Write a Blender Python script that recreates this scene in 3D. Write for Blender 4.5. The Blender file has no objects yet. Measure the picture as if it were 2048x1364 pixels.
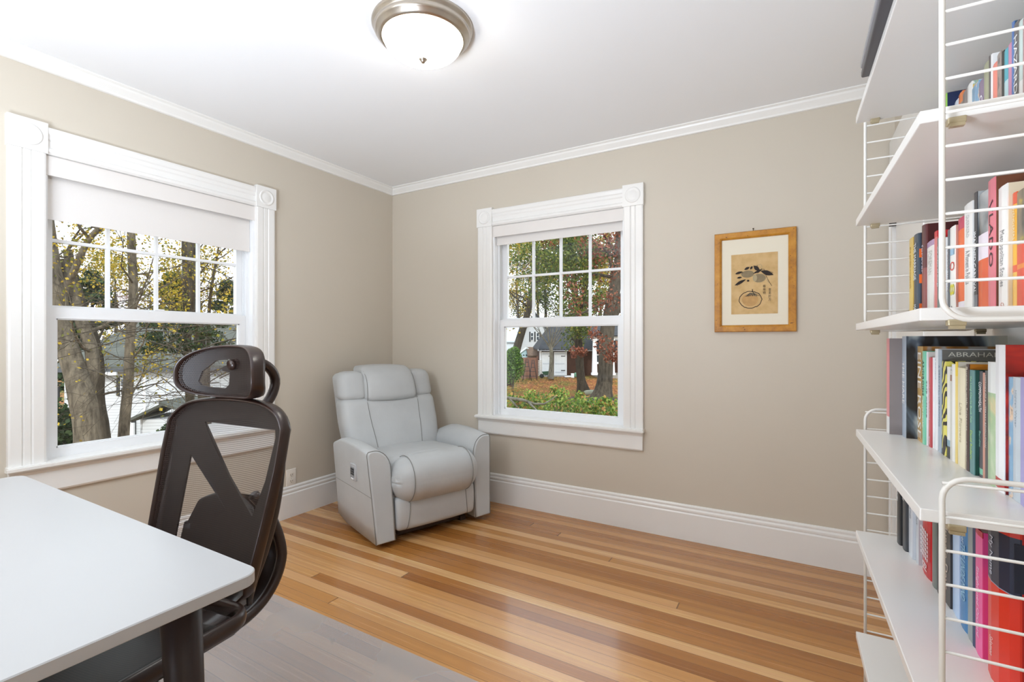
import bpy, math, random
from mathutils import Vector, Matrix
from math import sin, cos, pi, radians, floor, sqrt
random.seed(7)
COL = bpy.context.scene.collection
V = Vector
# ------------------------------------------------------------------ camera facts
FPX = 970.0
TH = radians(30.4)
CAM = V((2.987, -3.067, 1.2))
FW = V((-sin(TH), cos(TH), 0)); RT = V((cos(TH), sin(TH), 0))
def W(px, py, d):
    """place in the world seen in direction px,py at distance d along the view axis"""
    return CAM + FW*d + RT*((px-1024)/FPX*d) + V((0, 0, (682-py)/FPX*d))
def gx(px, d, z):
    p = W(px, 682, d); p.z = z; return p
# ------------------------------------------------------------------ materials
def lin(c):
    if isinstance(c, str):
        c = c.lstrip('#'); c = tuple(int(c[i:i+2], 16) for i in (0, 2, 4))
    return tuple((v/255/12.92 if v/255 <= .04045 else ((v/255+.055)/1.055)**2.4) for v in c) + (1,)
class NT:
    def __init__(s, name):
        s.m = bpy.data.materials.new(name); s.m.use_nodes = True
        s.t = s.m.node_tree; s.t.nodes.clear()
        s.out = s.n('ShaderNodeOutputMaterial')
    def n(s, ty, **kw):
        nd = s.t.nodes.new(ty)
        for k, v in kw.items():
            if k.startswith('i_'):
                nd.inputs[k[2:].replace('_', ' ')].default_value = v
            else: setattr(nd, k, v)
        return nd
    def l(s, a, b): s.t.links.new(a, b)
    def math(s, op, a, b=None, c=None):
        nd = s.n('ShaderNodeMath', operation=op)
        for i, v in enumerate((a, b, c)):
            if v is None: continue
            if isinstance(v, (int, float)): nd.inputs[i].default_value = v
            else: s.l(v, nd.inputs[i])
        return nd.outputs[0]
    def ramp(s, fac, stops, interp='LINEAR'):
        nd = s.n('ShaderNodeValToRGB'); cr = nd.color_ramp; cr.interpolation = interp
        while len(cr.elements) > 1: cr.elements.remove(cr.elements[-1])
        cr.elements[0].position = stops[0][0]; cr.elements[0].color = lin(stops[0][1])
        for p, c in stops[1:]:
            e = cr.elements.new(p); e.color = lin(c)
        if fac is not None: s.l(fac, nd.inputs[0])
        return nd.outputs[0]
    def mix(s, fac, a, b, mode='MIX'):
        nd = s.n('ShaderNodeMix', data_type='RGBA', blend_type=mode)
        for sock, v in ((nd.inputs[0], fac), (nd.inputs[6], a), (nd.inputs[7], b)):
            if isinstance(v, (int, float, tuple)): sock.default_value = v
            else: s.l(v, sock)
        return nd.outputs[2]
    def pr(s, color=None, rough=.5, metal=0, spec=.5, coat=0, **kw):
        p = s.n('ShaderNodeBsdfPrincipled')
        if color is not None:
            if isinstance(color, tuple): p.inputs['Base Color'].default_value = color
            else: s.l(color, p.inputs['Base Color'])
        p.inputs['Roughness'].default_value = rough
        p.inputs['Metallic'].default_value = metal
        p.inputs['Specular IOR Level'].default_value = spec
        p.inputs['Coat Weight'].default_value = coat
        p.inputs['Coat Roughness'].default_value = .1
        return p
    def bump(s, h, p, st=.2, dist=.002):
        b = s.n('ShaderNodeBump'); b.inputs['Strength'].default_value = st; b.inputs['Distance'].default_value = dist
        s.l(h, b.inputs['Height']); s.l(b.outputs[0], p.inputs['Normal'])
    def noise(s, scale, vec=None, detail=3, rough=.5):
        n = s.n('ShaderNodeTexNoise'); n.inputs['Scale'].default_value = scale; n.inputs['Detail'].default_value = detail
        n.inputs['Roughness'].default_value = rough
        if vec is None:
            tc = s.n('ShaderNodeTexCoord'); vec = tc.outputs['Object']
        s.l(vec, n.inputs['Vector']); return n.outputs['Fac']
    def obj(s): return s.n('ShaderNodeTexCoord').outputs['Object']
    def mapv(s, sc, vec=None, rot=(0, 0, 0)):
        m = s.n('ShaderNodeMapping'); m.inputs['Scale'].default_value = sc; m.inputs['Rotation'].default_value = rot
        s.l(vec or s.obj(), m.inputs['Vector']); return m.outputs[0]
    def done(s, sh): s.l(sh, s.out.inputs['Surface']); return s.m
MC = {}
def M(color, rough=.5, metal=0, spec=.5, coat=0, var=.06, vs=8.0, bump=0, bs=120.0, bd=.001):
    """plain painted / plastic / cloth surface with slight procedural variation"""
    key = (color, rough, metal, spec, coat, var, vs, bump, bs)
    if key in MC: return MC[key]
    t = NT('surface_' + str(color).lstrip('#')); c = lin(color)
    n = t.noise(vs)
    a = tuple(min(1, x*(1+var)) for x in c[:3]) + (1,); b = tuple(x*(1-var) for x in c[:3]) + (1,)
    p = t.pr(t.mix(n, b, a), rough, metal, spec, coat)
    if bump:
        t.bump(t.noise(bs), p, bump, bd)
    MC[key] = t.done(p.outputs[0]); return MC[key]
# ------------------------------------------------------------------ mesh builder
class MB:
    def __init__(s): s.v = []; s.f = []; s.m = []; s.sm = []; s.uv = None
    def add(s, vs, fs, mi=0, smooth=False, T=None):
        o = len(s.v)
        for p in vs:
            p = V(p)
            s.v.append(tuple(T @ p) if T is not None else tuple(p))
        for f in fs:
            s.f.append([o+i for i in f]); s.m.append(mi); s.sm.append(smooth)
        return s
    def box(s, a, b, mi=0, T=None, mis=None):
        (x0, y0, z0), (x1, y1, z1) = a, b
        vs = [(x0,y0,z0),(x1,y0,z0),(x1,y1,z0),(x0,y1,z0),(x0,y0,z1),(x1,y0,z1),(x1,y1,z1),(x0,y1,z1)]
        fs = [(0,3,2,1),(4,5,6,7),(0,1,5,4),(1,2,6,5),(2,3,7,6),(3,0,4,7)]
        return s.add(vs, fs, mi, False, T)
    def rbox(s, a, b, r, n=6, mi=0, T=None, fn=None, smooth=True, k=None):
        """box with rounded edges; fn bends its points"""
        a = V(a); b = V(b); c = (a+b)/2; h = (b-a)/2
        r = min(r, h.x*.999, h.y*.999, h.z*.999)
        def axis(hh):
            seg = k if k else 3
            inner = [-(hh-r) + 2*(hh-r)*i/n for i in range(n+1)]
            e = [-(hh) + r*(1-cos(pi/2*i/seg)) for i in range(seg)]
            return e + inner + [-q for q in reversed(e)]
        X, Y, Z = axis(h.x), axis(h.y), axis(h.z)
        idx = {}; vs = []; fs = []
        def vert(p):
            key = (round(p[0], 6), round(p[1], 6), round(p[2], 6))
            if key not in idx:
                q = V(p); i = V((max(-(h.x-r), min(h.x-r, q.x)), max(-(h.y-r), min(h.y-r, q.y)), max(-(h.z-r), min(h.z-r, q.z))))
                d = q-i
                if d.length > 1e-9:
                    # cube corner -> sphere
                    m = max(abs(d.x), abs(d.y), abs(d.z))
                    d = d.normalized()*m
                q = i+d+c
                if fn: q = V(fn(q))
                idx[key] = len(vs); vs.append(q)
            return idx[key]
        def face(U, Wd, mk, flip):
            for i in range(len(U)-1):
                for j in range(len(Wd)-1):
                    q = [mk(U[i], Wd[j]), mk(U[i+1], Wd[j]), mk(U[i+1], Wd[j+1]), mk(U[i], Wd[j+1])]
                    q = [vert(p) for p in q]
                    if len(set(q)) < 3: continue
                    if flip: q.reverse()
                    fs.append(q)
        face(X, Y, lambda u, w: (u, w, h.z), False); face(X, Y, lambda u, w: (u, w, -h.z), True)
        face(Y, Z, lambda u, w: (h.x, u, w), False); face(Y, Z, lambda u, w: (-h.x, u, w), True)
        face(Z, X, lambda u, w: (w, h.y, u), False); face(Z, X, lambda u, w: (w, -h.y, u), True)
        return s.add(vs, fs, mi, smooth, T)
    def tube(s, pts, r, n=8, mi=0, caps=True, closed=False, T=None, flat=1.0, up=None):
        pts = [V(p) for p in pts]; N = len(pts)
        rr = r if isinstance(r, (list, tuple)) else [r]*N
        vs = []; prev = None
        for i, p in enumerate(pts):
            if closed: d = pts[(i+1) % N]-pts[i-1]
            else: d = pts[min(i+1, N-1)]-pts[max(i-1, 0)]
            if d.length < 1e-9: d = V((0, 0, 1))
            d.normalize()
            if up is not None: a = V(up)
            elif prev is None: a = V((0, 0, 1)) if abs(d.z) < .9 else V((1, 0, 0))
            else: a = prev
            u = d.cross(a)
            if u.length < 1e-6: u = d.cross(V((1, .3, 0)))
            u.normalize(); w = u.cross(d).normalized()
            prev = w
            for k in range(n):
                t = 2*pi*k/n
                vs.append(p + u*cos(t)*rr[i] + w*sin(t)*rr[i]*flat)
        fs = []
        R = N if closed else N-1
        for i in range(R):
            j = (i+1) % N
            for k in range(n):
                k2 = (k+1) % n
                fs.append((i*n+k, i*n+k2, j*n+k2, j*n+k))
        if caps and not closed:
            fs.append(list(range(n))[::-1]); fs.append([(N-1)*n+k for k in range(n)])
        return s.add(vs, fs, mi, True, T)
    def lathe(s, prof, n=32, mi=0, T=None, smooth=True):
        vs = []; fs = []
        for r, z in prof:
            for k in range(n):
                t = 2*pi*k/n; vs.append((max(r, 1e-5)*cos(t), max(r, 1e-5)*sin(t), z))
        for i in range(len(prof)-1):
            for k in range(n):
                k2 = (k+1) % n
                fs.append((i*n+k, i*n+k2, (i+1)*n+k2, (i+1)*n+k))
        return s.add(vs, fs, mi, smooth, T)
    def prism(s, poly, z0, z1, mi=0, T=None, smooth=False):
        n = len(poly)
        vs = [(x, y, z0) for x, y in poly] + [(x, y, z1) for x, y in poly]
        fs = [list(range(n))[::-1], [n+i for i in range(n)]]
        fs += [(i, (i+1) % n, n+(i+1) % n, n+i) for i in range(n)]
        return s.add(vs, fs, mi, smooth, T)
    def sweep(s, prof, p0, p1, up=(0, 0, 1), out=(1, 0, 0), mi=0):
        """extrude a profile [(out, up)] from p0 to p1"""
        p0, p1, up, out = V(p0), V(p1), V(up), V(out); n = len(prof)
        vs = [p0+out*a+up*b for a, b in prof] + [p1+out*a+up*b for a, b in prof]
        fs = [(i, (i+1) % n, n+(i+1) % n, n+i) for i in range(n)] + [list(range(n))[::-1], [n+i for i in range(n)]]
        return s.add(vs, fs, mi)
    def build(s, name, mats, parent=None, loc=None, fix=False):
        me = bpy.data.meshes.new(name)
        me.from_pydata(s.v, [], s.f)
        if not isinstance(mats, (list, tuple)): mats = [mats]
        for m in mats: me.materials.append(m)
        me.polygons.foreach_set('material_index', s.m); me.polygons.foreach_set('use_smooth', s.sm)
        if s.uv:
            ul = me.uv_layers.new(name='UVMap')
            for lp in me.loops: ul.data[lp.index].uv = s.uv[lp.vertex_index]
        me.update()
        if fix:
            import bmesh
            bm = bmesh.new(); bm.from_mesh(me); bmesh.ops.recalc_face_normals(bm, faces=bm.faces); bm.to_mesh(me); bm.free()
        o = bpy.data.objects.new(name, me); COL.objects.link(o)
        if parent is not None: o.parent = parent
        if loc is not None: o.location = loc
        return o
def tag(o, label=None, cat=None, group=None, kind=None):
    if label: o['label'] = label
    if cat: o['category'] = cat
    if group: o['group'] = group
    if kind: o['kind'] = kind
    return o
def thing(name, label, cat, loc=(0, 0, 0), rz=0, group=None):
    o = bpy.data.objects.new(name, None); COL.objects.link(o)
    o.location = loc; o.rotation_euler = (0, 0, rz); o.empty_display_size = .1
    return tag(o, label, cat, group)
def struct(name, mb, mats, parent=None, label=None, **k):
    o = mb.build(name, mats, parent, **k)
    if parent is None: o['kind'] = 'structure'
    if label: o['label'] = label
    return o
def text_mesh(body, size, mat, parent, mtx, name='lettering', ax='LEFT', ay='CENTER', maxlen=None, sx=1.0, ext=.0001, sp=1.0):
    cu = bpy.data.curves.new('t', 'FONT'); cu.body = body; cu.size = size; cu.align_x = ax; cu.align_y = ay
    cu.resolution_u = 2; cu.extrude = ext; cu.space_character = sp
    to = bpy.data.objects.new('t', cu); COL.objects.link(to)
    dg = bpy.context.evaluated_depsgraph_get(); dg.update()
    me = bpy.data.meshes.new_from_object(to.evaluated_get(dg))
    bpy.data.objects.remove(to); bpy.data.curves.remove(cu)
    if not len(me.vertices):
        return None
    k = 1
    if maxlen:
        xs = [v.co.x for v in me.vertices]; L = max(xs)-min(xs)
        k = maxlen/L
    for v in me.vertices: v.co.x *= k*sx
    me.materials.clear(); me.materials.append(mat)
    o = bpy.data.objects.new(name, me); COL.objects.link(o); o.parent = parent
    o.matrix_local = mtx
    return o
SKY, SUN, FILL, UP, EXPO = 1.25, 1.2, 24, 135, 0.96
# ------------------------------------------------------------------ room
RW = 3.412   # right wall
YB = -3.85   # wall behind the camera
CH = 2.5
WHITE = M('#f1efea', .35, var=.01, vs=3)
TRIM = M('#f0eeea', .28, var=.015, vs=5)
VINYL = M('#f3f4f5', .22, var=.01)
def wallmat():
    t = NT('eggshell_beige_wall'); n = t.noise(1.3, detail=4)
    p = t.pr(t.mix(n, lin('#cfc5b5'), lin('#d3cabb')), .45, spec=.35)
    t.bump(t.noise(260, detail=2), p, .08, .0006); return t.done(p.outputs[0])
WALL = wallmat()
def ceilmat():
    t = NT('flat_white_ceiling'); n = t.noise(.8)
    p = t.pr(t.mix(n, lin('#f2f2f2'), lin('#f6f6f6')), .7, spec=.2)
    t.bump(t.noise(200), p, .05, .0006); return t.done(p.outputs[0])
CEIL = ceilmat()
def floormat():
    t = NT('fir_strip_floor'); o = t.obj()
    sp = t.n('ShaderNodeSeparateXYZ'); t.l(o, sp.inputs[0]); x, y = sp.outputs[0], sp.outputs[1]
    w = .0585
    yy = t.math('DIVIDE', y, w); idx = t.math('FLOOR', yy); fr = t.math('FRACT', yy)
    wn = t.n('ShaderNodeTexWhiteNoise', noise_dimensions='1D'); t.l(idx, wn.inputs['W'])
    off = t.math('MULTIPLY', wn.outputs[0], 7.3)
    xx = t.math('DIVIDE', t.math('ADD', x, off), 5.5); seg = t.math('FLOOR', xx); fx = t.math('FRACT', xx)
    cv = t.n('ShaderNodeCombineXYZ'); t.l(idx, cv.inputs[0]); t.l(seg, cv.inputs[1])
    w2 = t.n('ShaderNodeTexWhiteNoise', noise_dimensions='3D'); t.l(cv.outputs[0], w2.inputs['Vector'])
    base = t.ramp(w2.outputs[0], [(0, '#9a6730'), (.2, '#ab783c'), (.45, '#bc8c4e'), (.68, '#cc9f62'), (.85, '#dbb680'), (1, '#e8cc9a')])
    # grain: long streaks shifted per board
    ad = t.n('ShaderNodeVectorMath', operation='ADD'); t.l(o, ad.inputs[0])
    sc = t.n('ShaderNodeVectorMath', operation='SCALE'); t.l(w2.outputs['Color'], sc.inputs[0]); sc.inputs['Scale'].default_value = 9
    t.l(sc.outputs[0], ad.inputs[1])
    g = t.noise(1, t.mapv((1.1, 75, 1), ad.outputs[0]), 5, .6)
    g2 = t.noise(1, t.mapv((.6, 16, 1), ad.outputs[0]), 3, .5)
    gr = t.ramp(g, [(.3, '#8a4e22'), (.5, '#b98252'), (.72, '#e0b988')])
    c = t.mix(.30, base, gr, 'OVERLAY')
    c = t.mix(t.math('MULTIPLY', t.math('SUBTRACT', g2, .45), 1.1), c, lin('#ab7234'))
    kn = t.noise(3.2, t.mapv((1, 2.6, 1), ad.outputs[0]), 1)
    c = t.mix(t.ramp(kn, [(.78, '#000000'), (.84, '#808080')]), c, lin('#8a5024'))
    # joints between boards
    e = t.math('MINIMUM', fr, t.math('SUBTRACT', 1, fr)); ex = t.math('MINIMUM', fx, t.math('SUBTRACT', 1, fx))
    gap = t.math('LESS_THAN', e, .016); gx_ = t.math('LESS_THAN', ex, .0005)
    gg = t.math('MAXIMUM', gap, gx_)
    c = t.mix(t.math('MULTIPLY', gg, .75), c, lin('#4a2a12'))
    p = t.pr(c, .24, spec=.5, coat=.5)
    t.l(t.math('ADD', .2, t.math('MULTIPLY', g, .12)), p.inputs['Roughness'])
    hh = t.math('SUBTRACT', t.math('MULTIPLY', g, .15), gg)
    t.bump(hh, p, .25, .0008); return t.done(p.outputs[0])
FLOOR = floormat()
struct('floor', MB().box((-.15, YB-.1, -.12), (RW+.12, .15, 0)), FLOOR)
struct('ceiling', MB().box((-.15, YB-.1, CH), (RW+.12, .15, CH+.15)), CEIL)
# windows: centre along wall, opening half width .51, z .62 .. 2.07
WT = .15; OH = .512; OZ0, OZ1 = .62, 2.07
LWC, BWC = -1.729, 1.527
def wall_with_hole(f, lo, hi, c):
    """f(u,w,z) maps along-wall, into-wall(outward), height"""
    mb = MB()
    def bx(u0, u1, z0, z1):
        a = f(u0, 0, z0); b = f(u1, WT, z1)
        mb.box([min(a[i], b[i]) for i in range(3)], [max(a[i], b[i]) for i in range(3)])
    bx(lo, c-OH, 0, CH); bx(c+OH, hi, 0, CH); bx(c-OH, c+OH, 0, OZ0); bx(c-OH, c+OH, OZ1, CH)
    return mb
fl = lambda u, w, z: (-w, u, z)
fb = lambda u, w, z: (u, w, z)
struct('wall_left', wall_with_hole(fl, YB, WT, LWC), WALL)
struct('wall_back', wall_with_hole(fb, 0, RW+.1, BWC), WALL)
struct('wall_right', MB().box((RW, YB, 0), (RW+.1, 0, CH)), WALL)
struct('wall_front', MB().box((-.1, YB-.1, 0), (RW+.1, YB, CH)), WALL)
# baseboards with a stepped cap
BP = [(0, 0), (.02, 0), (.02, .158), (.014, .166), (.017, .172), (.017, .182), (.010, .192), (.012, .197), (.012, .204), (.006, .212), (0, .212)]
def bb(name, p0, p1, out):
    struct(name, MB().sweep([(a, b) for a, b in BP], p0, p1, out=out), TRIM, fix=True)
bb('baseboard_left', (0, YB, 0), (0, 0, 0), (1, 0, 0))
bb('baseboard_back', (0, 0, 0), (RW, 0, 0), (0, -1, 0))
bb('baseboard_right', (RW, YB, 0), (RW, -.62, 0), (-1, 0, 0))
bb('baseboard_front', (0, YB, 0), (RW, YB, 0), (0, 1, 0))
CP = [(0, 0), (.052, 0), (.052, -.006), (.040, -.012), (.036, -.022), (.024, -.036), (.016, -.046), (.014, -.056), (.006, -.058), (0, -.058)]
def crown(name, p0, p1, out):
    struct(name, MB().sweep(CP, p0, p1, out=out), WHITE, fix=True)
crown('trim_1', (0, YB, CH), (0, 0, CH), (1, 0, 0))
crown('trim_2', (0, 0, CH), (RW, 0, CH), (0, -1, 0))
crown('trim_3', (RW, YB, CH), (RW, 0, CH), (-1, 0, 0))
# ------------------------------------------------------------------ windows
def glassmat():
    t = NT('clear_window_glass')
    a = t.n('ShaderNodeBsdfTransparent'); a.inputs[0].default_value = (.97, .985, .98, 1)
    g = t.n('ShaderNodeBsdfGlossy'); g.inputs['Roughness'].default_value = .02
    fr = t.n('ShaderNodeFresnel'); fr.inputs[0].default_value = 1.45
    nn = t.noise(3); m = t.n('ShaderNodeMixShader')
    t.l(t.math('MULTIPLY', fr.outputs[0], t.math('ADD', .55, t.math('MULTIPLY', nn, .1))), m.inputs[0]); t.l(a.outputs[0], m.inputs[1]); t.l(g.outputs[0], m.inputs[2])
    return t.done(m.outputs[0])
GLASS = glassmat()
def shadecloth():
    t = NT('woven_roller_shade_cloth'); n = t.noise(1, t.mapv((700, 700, 500)), 2)
    p = t.pr(t.mix(n, lin('#e6e1dc'), lin('#ece8e4')), .75, spec=.2)
    t.bump(n, p, .1, .0004); return t.done(p.outputs[0])
SHADE = shadecloth()
def window(f, c, name, shade_z, val_z):
    """f(u, w, z): u along the wall, w>0 outward through the wall, w<0 into the room"""
    def B(mb, u0, u1, w0, w1, z0, z1, mi=0):
        a = f(c+u0, w0, z0); b = f(c+u1, w1, z1)
        mb.box([min(a[i], b[i]) for i in range(3)], [max(a[i], b[i]) for i in range(3)], mi)
    def PR(mb, prof, u0, u1, z0, z1):
        """moulding along a vertical (u range = profile) or horizontal run; prof [(t, depth)] t 0..1 across"""
        n = len(prof); fs = []; vs = []
        vert = (z1-z0) > (u1-u0)
        for e in (0, 1):
            for t_, d in prof:
                if vert: vs.append(f(c+u0+(u1-u0)*t_, -d, z0 if e == 0 else z1))
                else: vs.append(f(c+(u0 if e == 0 else u1), -d, z0+(z1-z0)*t_))
        for i in range(n): fs.append((i, (i+1) % n, n+(i+1) % n, n+i))
        fs.append(list(range(n))); fs.append([n+i for i in range(n)])
        mb.add(vs, fs)
    root = bpy.data.objects.new(name, None); COL.objects.link(root); root['kind'] = 'structure'
    fr = MB()
    # jamb liner
    B(fr, -OH, -OH+.022, .0, WT, OZ0, OZ1); B(fr, OH-.022, OH, .0, WT, OZ0, OZ1)
    B(fr, -OH, OH, .0, WT, OZ1-.025, OZ1); B(fr, -OH+.022, OH-.022, .03, WT+.02, OZ0-.01, OZ0+.012)
    B(fr, -OH+.022, -OH+.034, .05, .056, OZ0, OZ1); B(fr, OH-.034, OH-.022, .05, .056, OZ0, OZ1)
    B(fr, -OH+.022, -OH+.03, .094, .1, OZ0, OZ1); B(fr, OH-.03, OH-.022, .094, .1, OZ0, OZ1)
    fr.build('window_frame', VINYL, root)
    cs = MB()
    cw = .125
    cp = [(0, 0), (0, .023), (.06, .026), (.34, .026), (.38, .020), (.42, .024), (.58, .024), (.62, .020), (.66, .026), (.94, .026), (1, .023), (1, 0)]
    PR(cs, cp, -OH-cw+.01, -OH+.01, .63, 2.06); PR(cs, cp, OH-.01, OH+cw-.01, .63, 2.06)
    hp = [(0, 0), (0, .018), (.08, .026), (.2, .026), (.26, .018), (.5, .018), (.56, .022), (.7, .022), (.76, .026), (.92, .03), (1, .026), (1, 0)]
    PR(cs, hp, -OH-.005, OH+.005, 2.06, 2.18)
    cs.build('window_casing', TRIM, root, fix=True)
    for sgn in (-1, 1):
        bk = MB(); u = sgn*(OH+cw/2-.01)
        B(bk, u-.067, u+.067, -.032, 0, 2.058, 2.195)
        cen = V(f(c+u, -.032, 2.126)); ax = V(f(0, -1, 0))-V(f(0, 0, 0)); e1 = V(f(1, 0, 0))-V(f(0, 0, 0))
        rot = Matrix((e1, V((0, 0, 1)), ax)).transposed().to_4x4()
        bk.lathe([(.05, -.001), (.049, .003), (.044, .005), (.038, .003), (.034, .001), (.03, .001), (.024, .003), (.012, .0045), (0, .005)], 28, T=Matrix.Translation(cen) @ rot)
        bk.build('corner_block', TRIM, root, fix=True)
    st = MB(); B(st, -OH-.12, OH+.12, -.05, .0, .622, .645); B(st, -OH+.001, OH-.001, 0, .06, .622, .645)
    B(st, -OH-.125, OH+.125, -.056, -.04, .628, .641)
    st.build('window_stool', TRIM, root)
    ap = MB(); PR(ap, [(0, 0), (0, .016), (.08, .022), (.8, .022), (.9, .028), (1, .028), (1, 0)], -OH-.112, OH+.112, .505, .622)
    ap.build('window_apron', TRIM, root, fix=True)
    # sashes
    sw = OH-.024
    lo = MB(); s0, s1 = .058, .09
    B(lo, -sw, -sw+.046, s0, s1, .645, 1.36); B(lo, sw-.046, sw, s0, s1, .645, 1.36)
    B(lo, -sw+.046, sw-.046, s0, s1, .645, .69); B(lo, -sw+.046, sw-.046, s0, s1, 1.308, 1.36)
    B(lo, -sw+.046, -sw+.052, s0+.008, s1-.004, .69, 1.308); B(lo, sw-.052, sw-.046, s0+.008, s1-.004, .69, 1.308)
    B(lo, -sw+.046, sw-.046, s0+.008, s1-.004, .69, .696); B(lo, -sw+.046, sw-.046, s0+.008, s1-.004, 1.302, 1.308)
    lo = lo.build('lower_sash', VINYL, root)
    g = MB(); B(g, -sw+.05, sw-.05, .074, .077, .693, 1.305); g.build('glass_pane', GLASS, lo)
    lk = MB(); B(lk, -.045, .045, s0+.004, s1-.004, 1.36, 1.367); B(lk, -.018, .02, s0+.008, s1-.008, 1.367, 1.376); B(lk, -.03, .012, s0+.0, s0+.01, 1.367, 1.372)
    lk.build('sash_lock', VINYL, lo)
    up = MB(); t0, t1 = .102, .134
    B(up, -sw, -sw+.044, t0, t1, 1.33, 2.045); B(up, sw-.044, sw, t0, t1, 1.33, 2.045)
    B(up, -sw+.044, sw-.044, t0, t1, 1.33, 1.372); B(up, -sw+.044, sw-.044, t0, t1, 2.0, 2.045)
    upo = up.build('upper_sash', VINYL, root)
    g = MB(); B(g, -sw+.04, sw-.04, .117, .12, 1.37, 2.003); g.build('glass_pane', GLASS, upo)
    gw = sw-.044; mu = MB()
    for k in (-.5, 0, .5): B(mu, gw*k-.008, gw*k+.008, .108, .117, 1.372, 2.0); B(mu, gw*k-.008, gw*k+.008, .12, .128, 1.372, 2.0)
    B(mu, -gw, gw, .107, .1168, 1.678, 1.694); B(mu, -gw, gw, .1202, .129, 1.678, 1.694)
    mu.build('muntin_grille', VINYL, upo)
    return root
window(fl, LWC, 'window_1', 1.77, 1.968)
window(fb, BWC, 'window_2', 1.92, 1.978)
def roller(f, c, label, shade_z, val_z):
    t = thing('roller_shade', label, 'window shade', f(c, 0, val_z), 0)
    inv = Matrix.Translation(-V(f(c, 0, val_z)))
    def B(mb, u0, u1, w0, w1, z0, z1):
        a = f(c+u0, w0, z0); b = f(c+u1, w1, z1)
        mb.box([min(a[i], b[i]) for i in range(3)], [max(a[i], b[i]) for i in range(3)], T=inv)
    v = MB(); B(v, -OH+.0, OH-.0, -.004, .006, val_z, 2.058); B(v, -OH+.004, OH-.004, .006, .042, 2.046, 2.056)
    v.build('valance', M('#e9e4df', .5, var=.01), t)
    s = MB(); B(s, -OH+.026, OH-.026, .028, .0295, shade_z, 2.04); s.build('shade_cloth', SHADE, t)
    r = MB(); B(r, -OH+.026, OH-.026, .0255, .0320, shade_z-.016, shade_z+.006); r.build('hem_bar', SHADE, t)
    return t
roller(fl, LWC, 'white roller shade pulled partway down over the wide window behind the desk', 1.785, 1.968)
roller(fb, BWC, 'white roller shade rolled almost fully up on the window right of the recliner', 1.935, 1.978)
# door on the right wall in the far corner
dr = bpy.data.objects.new('door_1', None); COL.objects.link(dr); dr['kind'] = 'structure'
mb = MB(); mb.box((RW-.018, -2.0, .01), (RW, -.16, 2.03))
for z0, z1 in ((.25, .9), (1.05, 1.9)):
    for y0, y1 in ((-.75, -.28), (-1.35, -.9)):
        mb.box((RW-.022, y0, z0), (RW-.018, y1, z1))
mb.build('door_leaf', TRIM, dr)
mb = MB()
mb.box((RW-.024, -.14, 0), (RW, -.015, 2.06)); mb.box((RW-.03, -.14, 0), (RW-.024, -.12, 2.06)); mb.box((RW-.03, -.05, 0), (RW-.024, -.035, 2.06)); mb.box((RW-.024, -2.1, 2.06), (RW, -.015, 2.19))
mb.box((RW-.024, -2.1, 0), (RW, -2.0, 2.06))
mb.build('door_casing', TRIM, dr)
mb = MB(); mb.box((RW-.045, -.172, 1.745), (RW-.018, -.160, 1.785)); mb.build('hinge', M('#2c2622', .4, metal=.6), dr)
# ------------------------------------------------------------------ wall outlet
o = thing('wall_outlet', 'small white double power outlet low on the left wall beside the recliner', 'outlet', (0, -.969, .262), 0)
mb = MB(); mb.rbox((.0, -.037, -.062), (.006, .037, .062), .003, n=1); mb.build('cover_plate', M('#efe9df', .35, var=.01), o)
for s in (-1, 1):
    mb = MB(); mb.rbox((.004, -.017, s*.021-.014), (.008, .017, s*.021+.014), .0038, n=2)
    so = mb.build('socket', M('#e8e1d4', .35, var=.01), o)
    q = MB(); q.box((.0079, -.008, s*.021-.002), (.0084, -.0055, s*.021+.008)); q.box((.0079, .0055, s*.021-.001), (.0084, .008, s*.021+.007)); q.box((.0079, -.002, s*.021-.009), (.0084, .002, s*.021-.005))
    q.build('slot', M('#3a3630', .6), so)
mb = MB(); mb.lathe([(.003, 0), (.0025, .001), (0, .0014)], 10, T=Matrix.Translation((.006, 0, 0)) @ Matrix.Rotation(pi/2, 4, 'Y')); mb.build('screw', M('#c9c5bd', .3, metal=.6), o)
# ------------------------------------------------------------------ ceiling light
LC = (1.652, -1.52, CH)
cl = thing('ceiling_light', 'round flush ceiling light with frosted glass bowl and brushed nickel ring', 'ceiling light', LC)
NICK = M('#b9b0a4', .28, metal=1, var=.05, vs=30)
mb = MB(); mb.lathe([(.205, 0), (.207, -.006), (.203, -.012), (.196, -.018), (.193, -.024), (.196, -.030), (.190, -.038), (.184, -.042), (.180, -.050), (.172, -.056), (.165, -.058), (.160, -.052), (.160, -.004)], 72)
mb.build('canopy_ring', NICK, cl, fix=True)
def emis():
    t = NT('glowing_frosted_glass'); e = t.n('ShaderNodeEmission'); n = t.noise(6)
    t.l(t.mix(n, (1, .96, .88, 1), (1, .97, .91, 1)), e.inputs[0]); e.inputs[1].default_value = LAMP
    d = t.pr(lin('#fffaf0'), .3); a = t.n('ShaderNodeAddShader'); t.l(e.outputs[0], a.inputs[0]); t.l(d.outputs[0], a.inputs[1])
    return t.done(a.outputs[0])
LAMP = 10
mb = MB(); prof = [(.162, -.035)]
for i in range(1, 15):
    a = i/14*pi/2; prof.append((.162*cos(a)**.9 if i < 14 else 0, -.05-.083*sin(a)))
mb.lathe(prof, 64); mb.build('glass_bowl', emis(), cl, fix=True)
mb = MB(); mb.lathe([(.006, -.126), (.018, -.131), (.0185, -.135), (.013, -.139), (.010, -.143), (.007, -.148), (0, -.150)], 20); mb.build('finial', NICK, cl, fix=True)
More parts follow.
